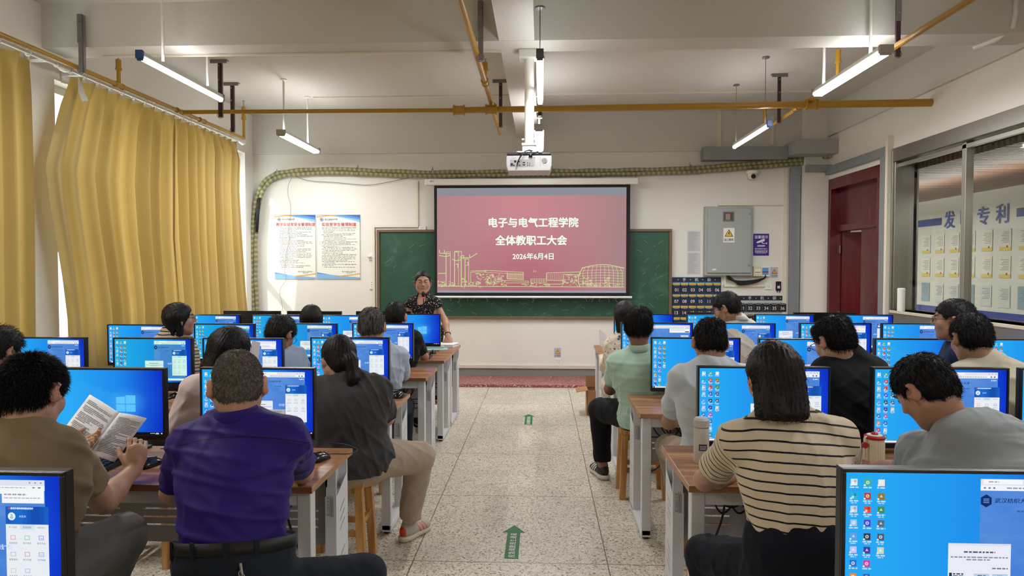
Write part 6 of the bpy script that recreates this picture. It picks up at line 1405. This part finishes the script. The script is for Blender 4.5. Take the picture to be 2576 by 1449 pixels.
# brown shirt man with booklet
wl=P_(150,1124,2.39); wr_=P_(338,1180,2.42)
t,q=person('man in an olive brown T-shirt reading an open booklet',(84,992,2.05),42,24,-6,.97,(-60,1165,1.90),(150,1130,2.06),(-1.62,1.86,.58),
 elL=P_(60,1240,2.25),wrL=wl,elR=P_(262,1262,2.28),wrR=wr_,hair='short',hvol=.35,nstr=12000,strl=.02,lift=.6,shirt=BRN_,sleeve=.66,trous=GRT,knees=[(-1.95,2.3,.50),(-1.47,2.26,.57)],ankles=[(-1.95,2.3,.09),(-1.6,2.12,.09)],bulk=1.12,h=.0045,arch=.03,hem_drop=.05,tuck=False,skin='#b98a6b',wr=.005,
 handR=dict(d=unit(np.array([.02,.25,1.])),n=(-.65,.9,.1),s=(-.55,-.8,.1),curl=.95,thumb=.8,spread=.4),handL=dict(d=unit(np.array([.8,.38,.02])),n=(.3,-.4,.7),s=(0,-.35,1),curl=.5,thumb=.8,spread=.5))
# grey T-shirt woman
t,q=person('woman in a dark grey T-shirt with black ponytail and beige trousers',(850,905,3.40),-22,16,6,.97,(806,985,3.36),(948,982,3.38),(-.97,3.36,.55),
 elL=P_(800,1010,3.75),wrL=P_(850,1000,3.95),elR=P_(972,1052,3.72),wrR=P_(930,1030,3.93),hair='tail',hvol=1.0,nstr=250,strl=.02,lift=.06,shirt=DGR,sleeve=.78,trous=BEI,knees=[(-1.25,3.78,.50),(-.66,3.58,.485)],ankles=[(-1.25,3.75,.085),(-.735,3.66,.10)],bulk=1.16,h=.006,hemz=.475,tuck=False,fem=False,glass=GF,skin='#b88a70',wr=.0055)
shoe(t,q['O'],(-.735,3.66,0),(.45,.9),SHW,SOCK,1.0,accent=('#a9a294','#c85a3a','#c8401f'))
g=G(); 
for dx,dz,c in ((-.05,.05,'#d8401c'),(.0,.06,'#8f9ec0')): pass
# pink shirt woman
person('woman in a pale pink long sleeved blouse with a black bob holding paper',(578,884,3.34),62,22,10,.97,(490,975,3.20),(590,985,3.42),(-1.88,3.34,.56),elL=P_(470,1075,3.40),wrL=P_(560,1060,3.75),elR=P_(640,1040,3.7),wrR=P_(635,960,3.75),hair='bob',hvol=1.0,nstr=250,strl=.02,lift=.1,shirt=PINK,long_sleeve=True,trous=BLT,bulk=.95,fem=True,h=.007,skin='#c29a80')
# navy man far left
person('man in a navy top sitting closest to the curtains',(2,884,3.40),55,16,0,1.,(-70,985,3.35),(45,980,3.5),(-2.95,3.33,.56),hair='short',nstr=1500,strl=.022,lift=.5,shirt=NAVY,trous=BLT,h=.008,skin='#a97a5c')
# woman with glasses
person('woman in a striped top and dark glasses looking towards the screen',(452,804,4.60),80,-4,0,.94,(406,866,4.52),(454,868,4.62),(-2.52,4.55,.56),hair='bob',hvol=.9,nstr=200,strl=.02,lift=.1,shirt=STR2,stripe=True,trous=BLT,bulk=.92,fem=True,h=.006,glass=GF,skin='#a87a60')
# bent light-blue man
person('man in a light blue shirt bending his head down, wearing glasses',(706,842,4.42),42,34,0,1.,(650,905,4.36),(745,898,4.5),(-1.76,4.36,.56),hair='short',nstr=1200,strl=.02,lift=.3,shirt=LBL,collar=LBL2,trous=NAVT,bulk=1.05,h=.007,arch=.08,glass=GF,skin='#9c6e52')
# grey haired man
person('grey haired man in a light blue shirt with an elbow on the desk edge',(935,822,4.42),10,14,0,1.,(898,900,4.4),(1004,896,4.45),(-1.13,4.42,.56),elR=P_(1014,950,4.83),wrR=P_(985,930,5.05),hair='short',hmat=HGD,hvol=.7,nstr=2500,strl=.014,lift=.25,shirt=LBL2,collar=LBL2,trous=NAVT,bulk=1.0,h=.006,arch=.06,sleeve=.8,glass=GF,skin='#a87c62')
# straight haired woman, back row
person('woman with long straight black hair seen from behind below the posters',(783,806,5.45),0,4,0,.98,(750,862,5.4),(822,862,5.4),(-1.9,5.4,.56),hair='bobfull',hvol=1.15,nstr=300,strl=.03,lift=.08,shirt=LBL,trous=BLT,bulk=.9,fem=True,h=.008,earv=False)
# black shirt man
person('man in a black T-shirt leaning on the desk before the standing woman',(996,798,5.42),14,16,0,.98,(962,852,5.4),(1042,852,5.42),(-1.2,5.4,.56),elR=P_(1068,898,5.78),wrR=P_(1040,905,6.0),hair='short',hvol=.6,nstr=1500,strl=.014,lift=.4,shirt=BLKC,sleeve=.62,trous=BLT,h=.006,skin='#b5896c',glass=GF)
# standing woman
sw=P_(1066,712,6.98)
t,q=person('standing woman in a black dotted blouse and glasses speaking into the microphone',(1064,711,6.98),180,2,0,.99,(1096,764,7.0),(1032,764,7.0),(-1.21,7.02,.80),elL=P_(1119,806,6.98),wrL=P_(1127,846,6.84),elR=P_(1021,800,6.98),wrR=P_(1040,850,6.80),hair='lowtail',hvol=.55,neck=.82,nstr=0,shirt=DOT,sleeve=.3,trous=BLT,knees=[(-1.13,7.0,.45),(-1.29,7.0,.45)],ankles=[(-1.13,7.02,.09),(-1.29,7.02,.09)],bulk=.93,h=.0042,arch=.0,glass=GG,hemz=.72,tuck=False,neckcut=.02,skin='#b98568',fem=False,handL=dict(d=(.25,-.4,-.75),n=(0,.6,-.8),s=(-1,0,0),curl=.1,spread=1.6),wr=.003)
g=G(); w0=np.array(q['wrL'])-q['O']; e0=unit(np.array(P_(1119,806,6.98))-np.array(q['wrL'])); c=w0+e0*.03; r1=Vector(e0).orthogonal().normalized(); r2=Vector(e0).cross(r1)
g.tube([tuple(Vector(c)+r1*.031*math.cos(a)+r2*.031*math.sin(a)) for a in [k*math.pi/8 for k in range(16)]],.005,6,closed=True); g.build('bracelet',mat('bracelet_dark','#2a1614',.4),t,smooth=True)
# floral dress woman
person('woman in a cream floral dress with long black hair',(1571,796,5.62),-22,10,0,.98,(1538,868,5.58),(1600,868,5.62),(.70,5.55,.55),elL=P_(1522,925,5.7),wrL=P_(1515,900,5.95),hair='long',hvol=1.0,nstr=300,strl=.03,lift=.08,shirt=FLO,long_sleeve=True,dress=True,hemz=.20,trous=FLO,knees=[(.62,5.72,.50),(.85,5.95,.50)],ankles=[(.62,5.7,.12),(.85,5.9,.12)],bulk=.95,fem=True,h=.007,earv=False,wr=.006)
# mint polo man
t,q=person('man in a mint green polo shirt and black trousers on an aisle stool',(1606,822,4.42),2,12,0,.98,(1556,914,4.42),(1668,906,4.42),(.72,4.44,.56),elL=P_(1535,978,4.72),wrL=P_(1560,960,4.93),hair='thick',hvol=1.2,nstr=4000,strl=.03,lift=.15,shirt=MINT,sleeve=.62,collar=MINT,trous=BLT,knees=[(.42,4.78,.50),(.95,4.86,.50)],ankles=[(.44,4.78,.10),(.95,4.84,.09)],bulk=1.16,h=.006,hemz=.46,tuck=False,skin='#8c5e44')
shoe(t,q['O'],(.44,4.80,0),(-.25,.9),SHB,None,1.05,accent=('#141417','#d8d8d4','#141417'))
# white T-shirt man
person('man in a white T-shirt with thick black hair leaning over his desk',(1786,862,3.36),-10,24,0,.93,(1716,952,3.32),(1862,952,3.34),(.87,3.34,.56),elL=P_(1682,1062,3.66),wrL=P_(1745,1030,3.85),hair='thick',hvol=.5,nstr=5000,strl=.02,lift=.15,shirt=WHC,sleeve=.72,trous=KHA,knees=[(.72,3.78,.50),(1.15,3.8,.50)],ankles=[(.8,3.76,.09),(1.15,3.78,.09)],bulk=1.05,h=.006,hem_drop=.08,tuck=False,skin='#a97c60',wr=.006)
# striped shirt woman
t,q=person('woman in a beige and black striped knit shirt and dark jeans seen from behind',(1946,950,2.14),-22,22,0,.92,(1858,1112,2.12),(2106,1106,2.12),(.80,2.04,.605),elL=P_(1772,1208,2.38),wrL=P_(1868,1190,2.62),elR=P_(2130,1192,2.38),wrR=P_(2040,1200,2.64),hair='bobfull',hvol=.5,nstr=350,strl=.02,lift=.04,shirt=STR,stripe=True,sleeve=.66,collar=cloth('beige_collar','#b8a583'),trous=JEA,knees=[(.58,2.36,.50),(1.05,2.44,.50)],ankles=[(.62,2.33,.08),(1.05,2.4,.08)],bulk=.96,fem=False,h=.0048,arch=.04,hemz=.70,skin='#b98a6e',wr=.0035)
g=G(); 
Hc,X,fw,up,O=q['Hc'],q['X'],q['fw'],q['up'],q['O']
# black T-shirt man
person('man in a plain black T-shirt with tousled hair, head bent over his desk',(2098,860,3.22),-46,24,0,.93,(2080,935,3.18),(2192,935,3.24),(1.49,3.18,.56),hair='thick',hvol=.5,nstr=5000,strl=.022,lift=.25,shirt=BLKC,sleeve=.6,trous=BLT,bulk=1.02,h=.006,glass=GF,skin='#b88e70',arch=.06)
# grey T-shirt man
person('man in a heather grey T-shirt bowing deeply over his desk',(2328,984,2.26),-58,40,0,.93,(2312,1140,2.30),(2580,1172,2.12),(1.42,1.96,.60),elL=P_(2290,1190,2.42),wrL=P_(2230,1175,2.58),elR=P_(2560,1240,2.35),wrR=P_(2470,1190,2.6),hair='short',hvol=.7,nstr=5000,strl=.016,lift=.15,shirt=GRY,sleeve=.85,trous=BLT,bulk=1.05,extra=[(2462,1096,2.16,.13,.10,.085)],h=.005,arch=.11,skin='#a9785c',wr=.005)
# cream shirt man
person('man in a cream T-shirt with short black hair before the profile man',(2442,852,3.28),-34,20,0,.93,(2420,948,3.22),(2560,952,3.25),(2.22,3.16,.56),hair='short',hvol=.6,nstr=4000,strl=.018,lift=.25,shirt=CRM,trous=BLT,bulk=1.05,h=.006,arch=.06,skin='#a97e62')
# profile man with glasses
person('man in profile with glasses and cropped hair facing the aisle',(2398,806,3.95),-84,0,0,.97,(2420,895,3.86),(2400,900,4.06),(2.42,3.95,.56),hair='crop',hvol=.7,nstr=2500,strl=.010,lift=.3,shirt=NAVY,trous=BLT,bulk=.95,h=.005,glass=GF,skin='#a47858')
# white shirt profile man
person('man in a white shirt with glasses bowing his head before the phone pockets',(1828,776,5.35),-72,24,0,1.0,(1832,832,5.3),(1885,828,5.42),(1.62,5.36,.56),hair='short',hvol=.9,nstr=1500,strl=.016,lift=.2,shirt=WH2,collar=WH2,trous=BLT,bulk=1.0,h=.006,glass=GG,skin='#a87c60')
# ---------------------------------------------------------------- booklet and loose papers
a,b,c,d,e,f=[np.array(P_(*v)) for v in ((226,992,2.56),(300,1038,2.52),(370,1052,2.56),(148,1095,2.46),(222,1142,2.42),(288,1163,2.46))]
t=thing('booklet','open printed booklet held up by the brown shirt man','booklet',tuple(e)); g=G()
def page(g,tl,tr,bl,br,bul=.012,n=10,off=0.):
    nrm=unit(np.cross(tr-tl,bl-tl)); nrm=nrm if nrm[1]<0 else -nrm
    P=lambda u,v:(tl*(1-u)+tr*u)*(1-v)+(bl*(1-u)+br*u)*v+nrm*(bul*math.sin(math.pi*u)+off)-e
    return P
for (tl,tr,bl,br) in ((a,b,d,e),(b,c,e,f)):
    P=page(g,tl,tr,bl,br); n=10; V=[tuple(P(i/n,j/n)) for j in range(n+1) for i in range(n+1)]; g.add(V,[(j*(n+1)+i,(j+1)*(n+1)+i,(j+1)*(n+1)+i+1,j*(n+1)+i+1) for j in range(n) for i in range(n)])
pg=g.build('pages',PAPER,t,smooth=True); sm=pg.modifiers.new('thick','SOLIDIFY'); sm.thickness=.007; sm.offset=-1
g=G(); g.cur=hexc('#3c3c42'); rn=random.Random(2)
for (tl,tr,bl,br) in ((a,b,d,e),(b,c,e,f)):
    P=page(g,tl,tr,bl,br,off=.0012)
    for k in range(26):
        v=.1+k*.031; u=.1+(.06 if rn.random()<.4 else 0); end=.9 if rn.random()<.7 else rn.uniform(.4,.8)
        if rn.random()<.08: continue
        while u<end:
            g.add([tuple(P(u,v)),tuple(P(u+.018,v)),tuple(P(u+.018,v+.014)),tuple(P(u,v+.014))],[(0,3,2,1)]); u+=.027 if rn.random()<.93 else .05
g.build('printed_lines',COLM,t,colattr=True)
def sheet(label,pts,nl=8,dep=.004):
    Q=[np.array(P_(*p)) for p in pts]; o=Q[3]; t=thing('paper_sheet',label,'paper',tuple(o)); nrm=unit(np.cross(Q[1]-Q[0],Q[3]-Q[0])); nrm=nrm if nrm[1]<0 else -nrm
    s_=G().add([tuple(p-o) for p in Q],[(0,3,2,1)]).build('sheet',PAPER,t); m=s_.modifiers.new('thick','SOLIDIFY'); m.thickness=.001; g=G(); g.cur=hexc('#8a8a90')
    for k in range(nl):
        v=.12+k*.8/nl; P=lambda u,v:(Q[0]*(1-u)+Q[1]*u)*(1-v)+(Q[3]*(1-u)+Q[2]*u)*v+nrm*.002-o
        u=.1
        while u<.85: g.add([tuple(P(u,v)),tuple(P(u+.04,v)),tuple(P(u+.04,v+.03)),tuple(P(u,v+.03))],[(0,3,2,1)]); u+=.055
    g.build('printed_lines',COLM,t,colattr=True); return t
sheet('white paper held up before the face of the pink shirt woman',[(634,856,3.72),(655,862,3.76),(648,925,3.74),(622,920,3.7)],0)
sheet('white printed paper held by the purple shirt man at his shoulder',[(656,1030,2.62),(718,1030,2.66),(712,1075,2.6),(660,1075,2.56)],4)
sheet('white sheet standing before the floral dress woman',[(1507,828,5.95),(1525,842,6.0),(1525,880,6.0),(1508,868,5.95)],0)
t=thing('paper_sheet','white printed pages lying under the hand of the grey T-shirt man','paper',(1.32,2.56,DH),.3); G().bb(-.1,.1,-.09,.1,0,.004).build('sheet',PAPER,t)
